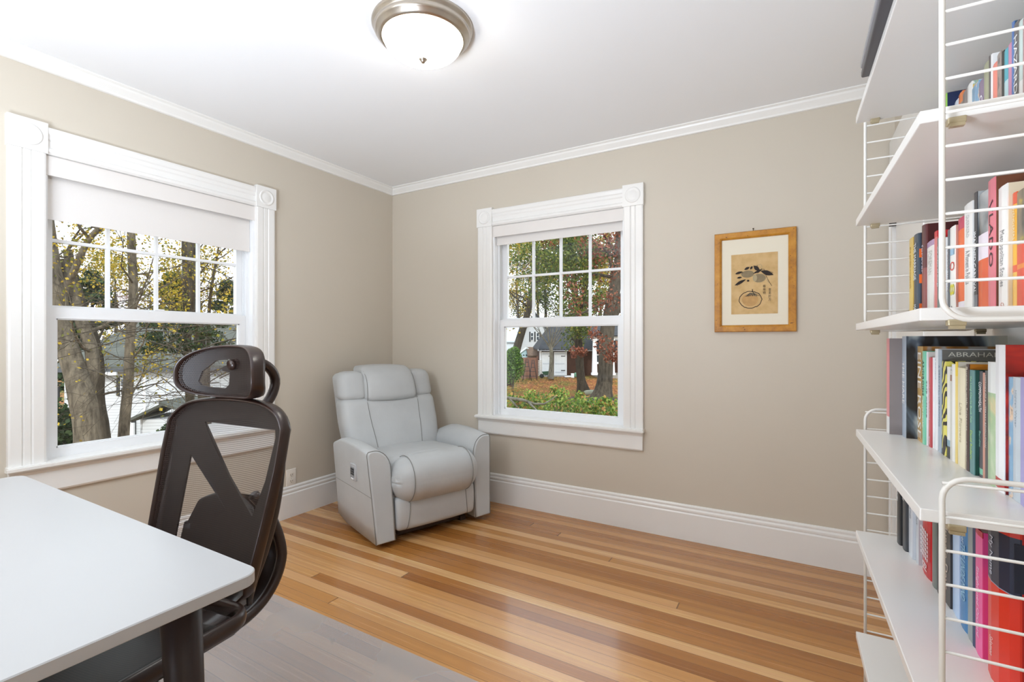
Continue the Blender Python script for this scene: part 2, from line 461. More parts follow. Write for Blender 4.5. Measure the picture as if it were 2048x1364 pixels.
# ------------------------------------------------------------------ framed picture
P0 = V((2.78, -.012, 1.537))
pf = thing('framed_picture', 'gold wooden frame with an ink drawing of a round fruit, hung on the beige wall', 'picture', P0)
def goldmat():
    t = NT('distressed_gold_wood'); n = t.noise(14, detail=6, rough=.7)
    c = t.ramp(n, [(.3, '#a0661a'), (.5, '#c08222'), (.7, '#d09534')])
    s = t.noise(90, detail=2); c = t.mix(t.ramp(s, [(.68, '#000000'), (.73, '#ffffff')]), c, lin('#5a3410'))
    p = t.pr(c, .42, spec=.5); t.bump(s, p, .2, .0006); return t.done(p.outputs[0])
GOLD = goldmat()
hw, hh = .207, .285; fw = .039
mb = MB()
prof = [(0, .012), (0, -.008), (.1, -.014), (.75, -.014), (.9, -.010), (1, -.004), (1, .012)]
def fr_side(c0, c1, i0, i1):
    vs = []
    n = len(prof)
    for A, Bp in ((c0, i0), (c1, i1)):
        for t_, d in prof:
            x = A[0]+(Bp[0]-A[0])*t_; z = A[1]+(Bp[1]-A[1])*t_; vs.append((x, d, z))
    fs = [(i, (i+1) % n, n+(i+1) % n, n+i) for i in range(n)] + [list(range(n)), [n+i for i in range(n)]]
    mb.add(vs, fs)
oc = [(-hw, -hh), (hw, -hh), (hw, hh), (-hw, hh)]; ic = [(-hw+fw, -hh+fw), (hw-fw, -hh+fw), (hw-fw, hh-fw), (-hw+fw, hh-fw)]
for i in range(4): fr_side(oc[i], oc[(i+1) % 4], ic[i], ic[(i+1) % 4])
mb.build('frame', GOLD, pf, fix=True)
mb = MB(); mb.box((-hw+.03, .000, -hh+.03), (hw-.03, .006, hh-.03)); mb.build('mat_board', M('#ebe3cf', .8, var=.01), pf)
def paper():
    t = NT('aged_tan_paper'); n = t.noise(22, detail=5)
    p = t.pr(t.ramp(n, [(.3, '#c9a672'), (.55, '#d6b582'), (.8, '#dcbd8c')]), .85, spec=.1); return t.done(p.outputs[0])
mb = MB(); mb.box((-.118, -.0012, -.184), (.118, .0, .158)); art = mb.build('drawing', paper(), pf)
INK = M('#2c2420', .8, var=.2, vs=60); INK2 = M('#8f7f62', .85, var=.2, vs=60); WASH = M('#c39a64', .85, var=.2, vs=40); GREY = M('#b3a380', .85, var=.15, vs=40)
ix = lambda x, y: ((x-565)/540*.236, (715-y)/700*.342-.013)   # picture layout on the paper
ink = MB(); inkf = MB(); yy = [-.0014]
def blob(pts, mi):
    yy[0] -= .00002
    n = len(pts); (inkf if sum(p[1] for p in pts)/len(pts) > 765 and sum(p[0] for p in pts)/len(pts) < 670 else ink).add([(ix(*p)[0], yy[0], ix(*p)[1]) for p in pts], [list(range(n))], mi)
def leaf(x0, y0, x1, y1, w, mi=0):
    d = V((x1-x0, y1-y0)); L = d.length; d.normalize(); nn = V((-d.y, d.x)); pts = []
    for i in range(9):
        t_ = i/8; pts.append((x0+d.x*L*t_+nn.x*w*sin(pi*t_)*.5, y0+d.y*L*t_+nn.y*w*sin(pi*t_)*.5))
    for i in range(7, 0, -1):
        t_ = i/8; pts.append((x0+d.x*L*t_-nn.x*w*sin(pi*t_)*.5, y0+d.y*L*t_-nn.y*w*sin(pi*t_)*.5))
    blob(pts, mi)
def stroke(pts, w, mi=0):
    for a, b in zip(pts, pts[1:]):
        d = V((b[0]-a[0], b[1]-a[1]))
        if d.length < .1: continue
        d.normalize(); n = V((-d.y, d.x))*w*.5; e = d*w*.3
        blob([(a[0]+n.x-e.x, a[1]+n.y-e.y), (b[0]+n.x+e.x, b[1]+n.y+e.y), (b[0]-n.x+e.x, b[1]-n.y+e.y), (a[0]-n.x-e.x, a[1]-n.y-e.y)], mi)
def ell(cx, cy, rx, ry, n=40, a0=0, a1=2*pi, j=0):
    return [(cx+(rx+random.uniform(-j, j))*cos(a0+(a1-a0)*i/n), cy+(ry+random.uniform(-j, j))*sin(a0+(a1-a0)*i/n)) for i in range(n+1)]
blob(ell(490, 600, 75, 42)[:-1], 3); blob(ell(625, 655, 75, 50)[:-1], 3); blob(ell(575, 650, 25, 40)[:-1], 1)
blob(ell(520, 900, 95, 75)[:-1], 2)
stroke(ell(522, 900, 132, 96, 44, j=4), 8); stroke(ell(625, 655, 72, 50, 30, j=2), 3, 1)
for k in range(26):
    a = radians(200+k*5.6); r1 = random.uniform(35, 75)
    stroke([(540+20*cos(a), 815-8*sin(a)), (540+(r1+20)*cos(a)*1.0, 830+r1*.45)], random.uniform(3, 6), 0 if k % 3 else 1)
stroke([(548, 812), (546, 782)], 9)
leaf(450, 548, 515, 520, 30); leaf(520, 550, 548, 512, 26); leaf(340, 590, 432, 568, 26); leaf(362, 640, 425, 632, 22); leaf(335, 725, 470, 660, 34)
leaf(480, 680, 512, 676, 24); leaf(558, 508, 630, 572, 46); leaf(640, 572, 785, 628, 52); leaf(552, 600, 650, 560, 22); leaf(600, 600, 660, 545, 16)
for k in range(6): stroke([(350+k*16, 715-k*9), (372+k*16, 728-k*10)], 5); stroke([(350+k*14, 585-k*3), (366+k*14, 600-k*3)], 4); stroke([(690+k*15, 590+k*3), (706+k*15, 612+k*3)], 5)
for k in range(6): stroke([(690+k*15, 585+k*4), (712+k*14, 572+k*5)], 4)
stroke([(600, 505), (640, 494), (658, 520), (640, 545)], 4, 1); stroke([(600, 505), (606, 530), (632, 560), (680, 555), (705, 640), (735, 700), (768, 752)], 4)
stroke([(705, 650), (722, 668), (712, 690), (745, 720)], 4, 1)
ink.build('ink_branch', [INK, GREY, WASH, INK2], art); inkf.build('ink_fruit', [INK, GREY, WASH, INK2], art)
for (tx, sx_, ty) in (('根\n依\n特', 683, 735), ('宙\n来\n於\n方', 745, 775)):
    x, z = ix(sx_, ty)
    text_mesh(tx, .0185, INK, art, Matrix.Translation((x, -.002, z)) @ Matrix.Rotation(pi/2, 4, 'X'), 'brush_writing', 'CENTER', 'TOP', sx=.8)
mb = MB(); mb.tube([(-.004, -.003, hh), (-.004, -.003, hh+.012)], .002, 6); mb.lathe([(.004, 0), (.004, .002), (0, .003)], 10, T=Matrix.Translation((-.004, -.004, hh+.012)) @ Matrix.Rotation(pi/2, 4, 'X'))
mb.build('nail_hook', M('#6b6258', .3, metal=.8), pf)
# ------------------------------------------------------------------ desk
dk = thing('desk', 'white-topped desk with dark splayed legs in the near left corner of the room', 'desk', (1.375, -2.84, 0))
def roundrect(x0, y0, x1, y1, r, n=8):
    p = []
    for cx, cy, a in ((x1-r, y1-r, 0), (x0+r, y1-r, 90), (x0+r, y0+r, 180), (x1-r, y0+r, 270)):
        for i in range(n+1):
            t = radians(a+90*i/n); p.append((cx+r*cos(t), cy+r*sin(t)))
    return p
def desktopmat():
    t = NT('white_satin_laminate'); n = t.noise(400, detail=2)
    p = t.pr(t.mix(t.noise(2), lin('#b4b4b4'), lin('#b8b8b8')), .33, spec=.5); t.bump(n, p, .06, .0004); return t.done(p.outputs[0])
mb = MB(); rp = roundrect(-.685, -.36, .685, .36, .035)
sm = roundrect(-.683, -.358, .683, .358, .033)
n = len(rp)
vs = [(x, y, .7165) for x, y in sm] + [(x, y, .7185) for x, y in rp] + [(x, y, .7385) for x, y in rp] + [(x, y, .7405) for x, y in sm]
fs = [list(range(n))[::-1], [3*n+i for i in range(n)]] + [(k*n+i, k*n+(i+1) % n, (k+1)*n+(i+1) % n, (k+1)*n+i) for k in range(3) for i in range(n)]
mb.add(vs, fs); mb.build('desktop', desktopmat(), dk)
BROWN = M('#2b1d19', .42, spec=.4, var=.1)
for sx in (-1, 1):
    for sy in (-1, 1):
        mb = MB(); mb.tube([(sx*.535, sy*.29, .70), (sx*.50, sy*.29, .35), (sx*.56*1.0-.0*sx, sy*.30, 0.0)] if False else [(sx*.522, sy*.285, .7), (sx*.565, sy*.30, 0)], [.038, .024], 16)
        mb.build('leg', BROWN, dk)
mb = MB(); mb.box((-.55, -.3, .692), (.55, -.26, .7165)); mb.box((-.55, .22, .692), (.55, .26, .7165)); mb.box((-.55, -.26, .692), (-.50, .22, .7165)); mb.box((.50, -.26, .692), (.55, .22, .7165))
mb.build('support_frame', BROWN, dk)
# ------------------------------------------------------------------ chair mat
def matmat():
    t = NT('frosted_clear_vinyl'); a = t.n('ShaderNodeBsdfTransparent'); a.inputs[0].default_value = (.93, .94, .96, 1)
    p = t.pr(t.mix(t.noise(3), lin('#e2e4e6'), lin('#eaebec')), .32, spec=.6)
    t.bump(t.noise(900, detail=1), p, .15, .0004)
    m = t.n('ShaderNodeMixShader'); t.l(t.math('ADD', .22, t.math('MULTIPLY', t.noise(2.2), .1)), m.inputs[0]); t.l(a.outputs[0], m.inputs[1]); t.l(p.outputs[0], m.inputs[2]); return t.done(m.outputs[0])
mb = MB(); rp = roundrect(.80, -2.95, 2.30, -1.665, .07)
rp = [(x, y+(.008*sin(x*9) if y > -1.8 else 0)) for x, y in rp]
mb.prism(rp, .0005, .0035)
o = mb.build('chair_mat', matmat()); tag(o, 'clear frosted plastic mat on the wooden floor under the mesh office chair', 'chair mat')
# ------------------------------------------------------------------ recliner
def leather():
    t = NT('pale_grey_leather'); n = t.noise(3.5, detail=4)
    p = t.pr(t.ramp(n, [(.3, '#b6b8b8'), (.7, '#c2c4c4')]), .42, spec=.45)
    v = t.n('ShaderNodeTexVoronoi'); v.inputs['Scale'].default_value = 420; t.l(t.obj(), v.inputs['Vector'])
    wr = t.noise(9, detail=4); h = t.math('ADD', t.math('MULTIPLY', v.outputs[0], .12), t.math('MULTIPLY', wr, 3.0))
    t.bump(h, p, .35, .0025); return t.done(p.outputs[0])
LEA = leather(); PIPE = M('#878682', .5); DARKW = M('#3b281d', .45)
rc = thing('recliner', 'pale grey leather power recliner in the far corner between the two windows', 'recliner', (1.071, -.70, 0), radians(-20))
def hsh(a, b): return sin(a*127.1+b*311.7)
def armprof(s, x, inset=0):
    top = .558+.026*sin(pi*max(0, min(1, (x+.62)/.62*.85+.12)))-.035*max(0, (-x-.46)/.16)
    zb = .035+(.03*((-x-.45)/.17) if x < -.45 else 0)
    P_ = []
    yi, yo = .287+inset, .405-inset; top -= inset*.6; zb += inset
    rx, rz = .098-inset, .115
    for i in range(3): P_.append((yi, zb+(top-rz-zb)*i/3))
    for i in range(9):
        a = pi-pi/2*i/8; P_.append((yi+rx+rx*cos(a), top-rz+rz*sin(a)))
    P_ += [(yo+.012, top-.002), (yo+.020, top-.009), (yo+.023, top-.022)]
    for i in range(1, 6): P_.append((yo+.024*(1-i/5)**1.3, top-.022+(zb-top+.022)*i/5))
    out_ = []
    for y, z in P_:
        t_ = (z-.035)/.53; out_.append((x-.055*t_*((x+.62)/.62), s*(y+.012*t_), z))
    return out_
for s in (-1, 1):
    st = [(-.62, .012), (-.615, .004), (-.605, 0)]+[(-.605+.59*i/22, 0) for i in range(1, 22)]+[(-.012, 0), (-.004, .003), (0, .010)]
    mb = MB(); rings = [armprof(s, x, ins) for x, ins in st]; n = len(rings[0]); vs = [p for r_ in rings for p in r_]
    fs = [(i*n+k, i*n+(k+1) % n, (i+1)*n+(k+1) % n, (i+1)*n+k) for i in range(len(rings)-1) for k in range(n)]
    mb.add(vs, fs, 0, True); mb.add(rings[0], [list(range(n))]); mb.add(rings[-1], [list(range(n))[::-1]])
    a = mb.build('armrest', LEA, rc, fix=True)
    ed = armprof(s, -.010, 0); sm_ = MB(); sm_.tube([(p[0]+.002, p[1]+(.001*s if k > 11 else -.001*s), p[2]+(.001 if 6 < k < 13 else 0)) for k, p in enumerate(ed)], .0022, 6); sm_.build('front_seam', PIPE, a)
    pts = []
    for i in range(13):
        x = -.60+.585*i/12; pr_ = armprof(s, x); 
        # outer side at height .30
        best = min(pr_[14:], key=lambda p: abs(p[2]-.30)); lo_i = [p for p in pr_[14:] if p[2] >= .30][-1]; hi_i = [p for p in pr_[14:] if p[2] < .30][0]
        f_ = (lo_i[2]-.30)/(lo_i[2]-hi_i[2]); pts.append((lo_i[0]+(hi_i[0]-lo_i[0])*f_, lo_i[1]+(hi_i[1]-lo_i[1])*f_+s*.0003, .30))
    sm_ = MB(); sm_.tube(pts, .0016, 6); sm_.build('side_seam', PIPE, a)
# power control panel on the outer side of the near arm
mb = MB(); mb.rbox((-.315, -.4385, .355), (-.235, -.420, .455), .005, n=2, k=2)
cp_ = mb.build('control_panel', M('#c9ccd0', .25, metal=.3), rc)
mb = MB(); mb.box((-.302, -.4405, .375), (-.248, -.4385, .435)); mb.build('display', M('#8f9296', .3), cp_)
mb = MB()
for r_ in range(3):
    for c_ in range(4): mb.box((-.300+c_*.0135, -.4420, .417-r_*.014), (-.290+c_*.0135, -.4405, .428-r_*.014))
mb.build('button', M('#34363a', .4), cp_)['kind'] = 'stuff'
mb = MB(); mb.rbox((-.297, -.4405, .361), (-.262, -.438, .369), .001, n=1, k=1); mb.build('usb_port', M('#eef0f2', .3), cp_)
# body
mb = MB(); mb.rbox((-.60, -.285, .07), (-.06, .285, .36), .02, n=4); mb.build('seat_box', LEA, rc)
mb = MB(); mb.box((-.56, -.24, .0), (-.52, .24, .055)); mb.box((-.16, -.25, .012), (-.12, .25, .06)); mb.box((-.56, -.25, .02), (-.12, -.21, .06)); mb.box((-.56, .21, .02), (-.12, .25, .06))
mb.box((-.165, -.27, 0), (-.105, -.23, .03)); mb.box((-.165, .23, 0), (-.105, .27, .03)); mb.build('base_frame', DARKW, rc)
def roll(q):
    x, y, z = q; e = abs(y)/.292
    cr = .012*(1-e**2)
    if e > .9:
        g = (e-.9)/.1
        w = .007*sin(math.atan2(z-.37, x+.05)*22)*g
        x += w; z += w*.6
    if z > .37: z += cr + (.02*max(0, min(1, (x+.5)/.5)) - .02)
    if x > -.1: x += cr*.8
    return (x, y, z)
def seatshape(q):
    # thin flat seat that swells into a thick front roll
    x, y, z = roll(q)
    return (x, y, z)
mb = MB(); mb.rbox((-.54, -.282, .345), (-.10, .282, .492), .05, n=14, fn=roll, k=5); mb.build('seat_cushion', LEA, rc)
mb = MB(); mb.rbox((-.185, -.298, .232), (.075, .298, .505), .128, n=20, fn=roll, k=9); rl = mb.build('front_roll', LEA, rc)
sm_ = MB()
for y in (-.205, .205):
    pts = []
    for i in range(22):
        a = radians(118-i*11.5); x = -.055+.130*cos(a) ; z = .3685+.1365*sin(a)
        q = roll((x, y, z)); pts.append((q[0]+.001*cos(a), q[1], q[2]+.001*sin(a)))
    sm_ = MB(); sm_.tube(pts, .0022, 5); sm_.build('seam', PIPE, rl)
mb = MB(); mb.rbox((-.12, -.278, .075), (-.008, .278, .275), .028, n=10, fn=lambda q: (q[0]+.012*(1-(q[1]/.278)**2)+.01*sin((q[2]-.075)/.2*pi), q[1], q[2]), k=4)
fp = mb.build('footrest_panel', LEA, rc)
sm_ = MB()
for s in (-1, 1):
    pts = []
    for i in range(12):
        t_ = i/11; z = .085+.165*t_; y = s*(.198+.018*(1-t_)**2); x = -.006+.012*(1-(y/.278)**2)+.01*sin((z-.075)/.2*pi)
        if i in (0, 11): x -= .006
        pts.append((x, y, z))
    sm_ = MB(); sm_.tube(pts, .002, 6); sm_.build('seam', PIPE, fp)
# back: sheared so it leans away from the sitter
def lean(x, y, z): return (x-.36*(z-.42), y, z)
def L1(fn): 
    def g(q):
        x, y, z = fn(q) if fn else q
        return lean(x, y, z)
    return g
def backfn(bul):
    def g(q):
        x, y, z = q
        if x > -.56: x += bul*(1-(abs(y)/.37)**2.5)+.010*sin((z-.42)*16)*(1-abs(y)/.37)
        k = max(0, abs(y)-.28)/.09
        if z > .8: z -= .035*k**2*(z-.8)/.185
        y *= (1-.07*max(0, (.62-z))/.25)
        x -= .05*k*k*.4
        return (x, y, z)
    return g
mb = MB(); mb.rbox((-.70, -.352, .30), (-.62, .352, .975), .03, n=12, fn=L1(backfn(0)), k=4); mb.build('back_shell', LEA, rc)
mb = MB(); mb.rbox((-.66, -.362, .40), (-.52, .362, .80), .045, n=18, fn=L1(backfn(.03)), k=5); bc = mb.build('back_cushion', LEA, rc)
for s in (-1, 1):
    y0, y1 = sorted((s*.18, s*.362))
    def wf(q):
        x, y, z = q
        return backfn(.03)((x, y, z))
    mb = MB(); mb.rbox((-.66, y0, .785), (-.53, y1, .985), .045, n=10, fn=L1(wf), k=5); mb.build('wing_cushion', LEA, rc)
def pf_(q):
    x, y, z = q
    if x > -.58: x += .028*(1-(abs(y)/.21)**2)+.02*sin(pi*max(0, min(1, (z-.77)/.25)))
    y *= 1-.06*(z-.78)/.2
    if z > .95: z += .012*(1-(y/.2)**2)
    if z > .9: x -= .05*((z-.9)/.12)**2
    return (x, y, z)
mb = MB(); mb.rbox((-.70, -.205, .772), (-.50, .205, 1.012), .042, n=16, fn=L1(pf_), k=6); hp_ = mb.build('head_pillow', LEA, rc)
sm_ = MB()
for s in (-1, 1):
    pts = []
    for i in range(14):
        z = .782+.20*i/13; q = L1(pf_)((-.509, s*.192, z)); pts.append((q[0]+.002-(.01 if i > 11 else 0), q[1], q[2]))
    sm_ = MB(); sm_.tube(pts, .002, 6); sm_.build('seam', PIPE, hp_)
sm_ = MB()
for s in (-1, 1):
    pts = []
    for i in range(18):
        z = .47+.31*i/17; y = s*(.175+.02*i/17); q = L1(backfn(.03))((-.5195, y, z)); pts.append((q[0]+.001-(.012 if i > 16 else 0), q[1], q[2]))
    sm_ = MB(); sm_.tube(pts, .0022, 6); sm_.build('seam', PIPE, bc)
# ------------------------------------------------------------------ mesh office chair
oc_ = thing('office_chair', 'dark brown mesh office chair with headrest, pushed up to the white desk', 'office chair', (1.461, -2.224, .0035), math.atan2(.1305, .9914))
PL = M('#2c1c16', .3, spec=.5, var=.05); BLK = M('#15110f', .45)
def meshcloth():
    t = NT('woven_chair_mesh'); uv = t.n('ShaderNodeUVMap'); sp = t.n('ShaderNodeSeparateXYZ'); t.l(uv.outputs[0], sp.inputs[0])
    u, v = sp.outputs[0], sp.outputs[1]
    vy = t.math('DIVIDE', v, .0058); row = t.math('FLOOR', vy); fv = t.math('SUBTRACT', t.math('FRACT', vy), .5)
    ux = t.math('ADD', t.math('DIVIDE', u, .0044), t.math('MULTIPLY', t.math('MODULO', row, 2), .5)); fu = t.math('SUBTRACT', t.math('FRACT', ux), .5)
    d = t.math('ADD', t.math('POWER', t.math('DIVIDE', fu, .42), 2), t.math('POWER', t.math('DIVIDE', fv, .52), 2))
    hole = t.math('LESS_THAN', d, 1)
    band = t.math('GREATER_THAN', t.math('FRACT', t.math('DIVIDE', v, .0232)), .1)
    p = t.pr(t.mix(t.noise(60), lin('#2d1f1a'), lin('#3d2c25')), .45, spec=.5)
    a = t.n('ShaderNodeBsdfTransparent'); m = t.n('ShaderNodeMixShader')
    t.l(hole, m.inputs[0]); t.l(p.outputs[0], m.inputs[1]); t.l(a.outputs[0], m.inputs[2]); return t.done(m.outputs[0])
MESH = meshcloth()
def fwd(z): return .105*(1-max(0, min(1, (z-.52)/.45)))**1.15
def bh(z):
    t_ = max(0, min(1, (z-.48)/.36)); return .212+.038*t_**.7
def bs(x, z, off=0): return V((x, -fwd(z)+.03*(1-(x/.25)**2)+off, z))
def ztop(u): return 1.012-.022*u*u-.05*abs(u)**7
ZB = .505
def grid(nu, nv, f, uvf=None, T=None):
    mb = MB(); vs = []; uv = []
    for j in range(nv+1):
        for i in range(nu+1):
            p = f(-1+2*i/nu, j/nv); vs.append(p)
            uv.append((p[0]+5, (p[2] if uvf is None else uvf(p))+5))
    fs = [(j*(nu+1)+i, j*(nu+1)+i+1, (j+1)*(nu+1)+i+1, (j+1)*(nu+1)+i) for j in range(nv) for i in range(nu)]
    mb.add(vs, fs, 0, True); mb.uv = uv; return mb
def bf(u, t_):
    z = ZB+t_*(ztop(u)-ZB); return bs(u*bh(z), z)
grid(40, 60, bf).build('backrest_mesh', MESH, oc_)
out = []
for i in range(41): u = -1+2*i/40; out.append(bf(u, 1))
for j in range(30): out.append(bf(1, 1-(j+1)/30))
lo_ = [V((.19, -.10, .48)), V((.17, -.075, .455))]
left = [V((-p.x, p.y, p.z)) for p in reversed(out[41:])]
path = [V((-.17, -.075, .455)), V((-.19, -.10, .48))] + left + out + lo_
mb = MB(); mb.tube([p+V((0, .010, 0)) for p in path], [.0065]*len(path), 12, up=(0, 1, 0), flat=3.0); mb.build('backrest_frame', PL, oc_)
# side flares behind the frame
for s in (-1, 1):
    mb = MB(); pts = []; rr = []
    for i in range(22):
        t_ = i/21; z = .46+.46*t_; p = bs(s*(bh(z)-.012), z, .022+.01*sin(pi*t_)); pts.append(p); rr.append(.004+.007*sin(pi*min(1, t_*1.15)))
    mb.tube(pts, rr, 10, up=(0, 1, 0), flat=2.2); mb.build('side_rail', M('#241a16', .5), oc_)
from mathutils.geometry import delaunay_2d_cdt
def plate(outline, holes, f, th, step=.02):
    pts = [V(p) for p in outline]; edges = []; n0 = len(outline)
    edges += [(i, (i+1) % n0) for i in range(n0)]
    for h in holes:
        b = len(pts); pts += [V(p) for p in h]; edges += [(b+i, b+(i+1) % len(h)) for i in range(len(h))]
    def inside(p, poly):
        c = False; n = len(poly); j = n-1
        for i in range(n):
            if (poly[i][1] > p[1]) != (poly[j][1] > p[1]) and p[0] < (poly[j][0]-poly[i][0])*(p[1]-poly[i][1])/(poly[j][1]-poly[i][1])+poly[i][0]: c = not c
            j = i
        return c
    xs = [p[0] for p in outline]; zs = [p[1] for p in outline]
    x = min(xs)
    while x < max(xs):
        z = min(zs)
        while z < max(zs):
            if inside((x, z), outline) and not any(inside((x, z), h) for h in holes): pts.append(V((x, z)))
            z += step
        x += step
    r = delaunay_2d_cdt(pts, edges, [], 0, 1e-6)
    vs, _, fs = r[0], r[1], r[2]
    keep = []
    for q in fs:
        c = sum((vs[i] for i in q), V((0, 0)))/len(q)
        if inside(c, outline) and not any(inside(c, h) for h in holes): keep.append(list(q))
    mb = MB(); n = len(vs)
    ec = {}
    for q in keep:
        for a, b in zip(q, q[1:]+q[:1]): ec[(a, b)] = 1
    side = [(a, b, n+b, n+a) for (a, b) in ec if (b, a) not in ec]
    mb.add([f(v.x, v.y, 0) for v in vs]+[f(v.x, v.y, th) for v in vs], keep+[[n+i for i in q[::-1]] for q in keep]+side, 0, False)
    return mb
# rear support panel with the two see-through triangles
ol = [(bf(u/10, 1).x*.995, ztop(u/10)-.004) for u in range(10, -11, -1)]
ol = [(x, z) for x, z in ol] + [(-(bh(z/100))*.995, z/100) for z in range(90, 51, -5)] + [(-.15, .51), (.15, .51)] + [((bh(z/100))*.995, z/100) for z in range(55, 91, 5)]
HOLE1 = [(-.212, .822), (-.198, .56), (-.150, .60), (-.10, .645), (-.017, .676)]
HOLE2 = [(-.182, .926), (.143, .923), (.150, .90), (.137, .777), (.108, .676), (-.037, .772)]
HEADHOLE = [(-.155, 1.064), (-.145, 1.096), (-.105, 1.130), (-.055, 1.136), (-.053, 1.118), (-.078, 1.112), (-.086, 1.104), (-.080, 1.097), (-.055, 1.093), (-.058, 1.054), (-.072, 1.042), (-.13, 1.046), (-.148, 1.052)]
plate(ol, [[(x+.047, z+.008) for x, z in h] for h in (HOLE1, HOLE2)], lambda x, z, t_: bs(x, z, .016+t_), .006).build('rear_support_panel', BLK, oc_, fix=True)
mb = MB(); pts = []
mb.rbox((-.15, -.012, -.10), (.15, .012, .10), .011, n=10, fn=lambda q: bs(q[0]*(1-.25*max(0, q[2]/.1)), .625+q[2]*1.0-.03*(q[0]/.15)**2*(1 if q[2] > 0 else 0), .040+q[1]), k=3)
mb.build('lumbar_pad', BLK, oc_)
# spine: wide J-shaped strap
sp_ = [(-.36, .372), (-.20, .352), (-.06, .346), (.04, .362), (.10, .405), (.135, .47), (.135, .54), (.115, .61), (.085, .67), (.055, .71)]
def smooth(pts, k=2):
    for _ in range(k):
        q = [pts[0]]
        for a, b in zip(pts, pts[1:]): q += [tuple(a[i]*.75+b[i]*.25 for i in range(len(a))), tuple(a[i]*.25+b[i]*.75 for i in range(len(a)))]
        q.append(pts[-1]); pts = q
    return pts
sps = smooth(sp_); mb = MB()
wdt = [.085-.03*max(0, min(1, (z-.5)/.2)) for y, z in sps]
n = len(sps); vs = []
for (y, z), w in zip(sps, wdt): vs += [(-w, y, z), (w, y, z), (w, y+.008, z-.008), (-w, y+.008, z-.008)]
fs = [(i*4+a, i*4+(a+1) % 4, (i+1)*4+(a+1) % 4, (i+1)*4+a) for i in range(n-1) for a in range(4)] + [(0, 3, 2, 1), (4*n-4, 4*n-3, 4*n-2, 4*n-1)]
mb.add(vs, fs, 0, True)
for s in (-1, 1): mb.tube([(s*w, y+.004, z) for (y, z), w in zip(sps, wdt)], .017, 12)
mb.build('back_spine', PL, oc_, fix=True)
# headrest bracket and headrest
mb = MB(); mb.tube(smooth([(0, .05, .955), (0, .10, .955), (0, .165, .99), (0, .195, 1.06), (0, .165, 1.11), (0, .10, 1.135), (0, .02, 1.12)]), .0165, 12)
mb.build('headrest_bracket', PL, oc_)
HC = 1.097; HYC = .03
def hs(x, z, off=0): return V((x, HYC+off-.07*(x/.18)**2, z))
def hout(a):
    c, s = cos(a), sin(a); e = .72
    x =   .172*math.copysign(abs(c)**e, c)
    z = .077*math.copysign(abs(s)**.75, s)
    return x, HC+z+.006*(1-(x/.185)**2)*(1 if s > 0 else 0) - .010*abs(x/.185)**3
def hf(u, t_):
    # columns between bottom and top outline
    x =   .172*sin(u*pi/2); c = min(1, abs(x)/.172)**(1/.72); c = min(1, c); h = .077*(max(0, 1-c*c)**.5)**.75
    zt = HC+h+.006*(1-(x/.185)**2)-.010*abs(x/.185)**3; zb_ = HC-h-.010*abs(x/.185)**3
    z = zb_+(zt-zb_)*t_; return hs(x, z)
grid(44, 24, hf).build('headrest_mesh', MESH, oc_)
pts = [hs(*hout(2*pi*i/72)) for i in range(72)]
mb = MB(); mb.tube([p+V((0, .012, 0)) for p in pts], .0048, 10, closed=True, up=(0, 1, 0), flat=5); mb.build('headrest_frame', PL, oc_)
ho = [tuple(x*.985 for x in (hout(2*pi*i/48)[0],))+(HC+(hout(2*pi*i/48)[1]-HC)*.95,) for i in range(48)]
plate(ho, [[(x+.026, z+.003) for x, z in HEADHOLE]], lambda x, z, t_: hs(x, z, .012+t_), .006, .015).build('headrest_back_shell', BLK, oc_, fix=True)
# seat
mb = MB()
def sf(u, t_):
    y = -.125-.47*t_; w = .255-.02*(1-t_)**3; x = u*w
    return V((x, y, .478-.012*(1-u*u)-.03*max(0, t_-.75)**1*1.2+.012*abs(u)**4))
g = grid(30, 30, sf, uvf=lambda p: p[1]); g.build('seat_mesh', MESH, oc_)
rp = roundrect(-.262, -.60, .262, -.118, .055, 8)
mb = MB(); mb.tube([(x, y, .468) for x, y in rp], .013, 10, closed=True, up=(0, 0, 1), flat=1.7); mb.build('seat_frame', PL, oc_)
mb = MB(); mb.rbox((-.24, -.58, .425), (.24, -.14, .442), .008, n=4, fn=lambda q: (q[0], q[1], q[2]-.02*(1-(q[0]/.24)**2))); mb.build('seat_pan', BLK, oc_)
mb = MB(); mb.rbox((-.09, -.45, .33), (.09, -.20, .415), .02, n=4); mb.tube([(.09, -.30, .375), (.22, -.30, .38), (.25, -.31, .378)], [.007, .006, .010], 8); mb.build('tilt_mechanism', BLK, oc_)
mb = MB(); mb.lathe([(.03, .10), (.03, .22), (.019, .225), (.019, .34)], 20, T=Matrix.Translation((0, -.33, 0))); mb.build('gas_column', BLK, oc_)
mb = MB(); mb.lathe([(0, .125), (.045, .125), (.05, .09), (.045, .065), (0, .065)], 20, T=Matrix.Translation((0, -.33, 0))); mb.build('base_hub', BLK, oc_)
for k in range(5):
    a = radians(18+72*k); dx, dy = cos(a), sin(a)
    mb = MB(); mb.tube([(0+dx*.03, -.33+dy*.03, .10), (dx*.16, -.33+dy*.16, .095), (dx*.31, -.33+dy*.31, .07)], [.026, .02, .014], 10)
    lg = mb.build('base_leg', BLK, oc_)
    mb = MB(); c = V((dx*.31, -.33+dy*.31, .0285)); R_ = Matrix.Rotation(a+.6, 4, 'Z') @ Matrix.Rotation(pi/2, 4, 'Y')
    for o_ in (-.018, .006):
        mb.lathe([(0, o_), (.024, o_), (.028, o_+.003), (.028, o_+.010), (.024, o_+.013), (0, o_+.013)], 18, T=Matrix.Translation(c) @ R_)
    mb.tube([c+V((0, 0, .0)), c+V((0, 0, .04))], .006, 8); mb.build('caster', BLK, lg)
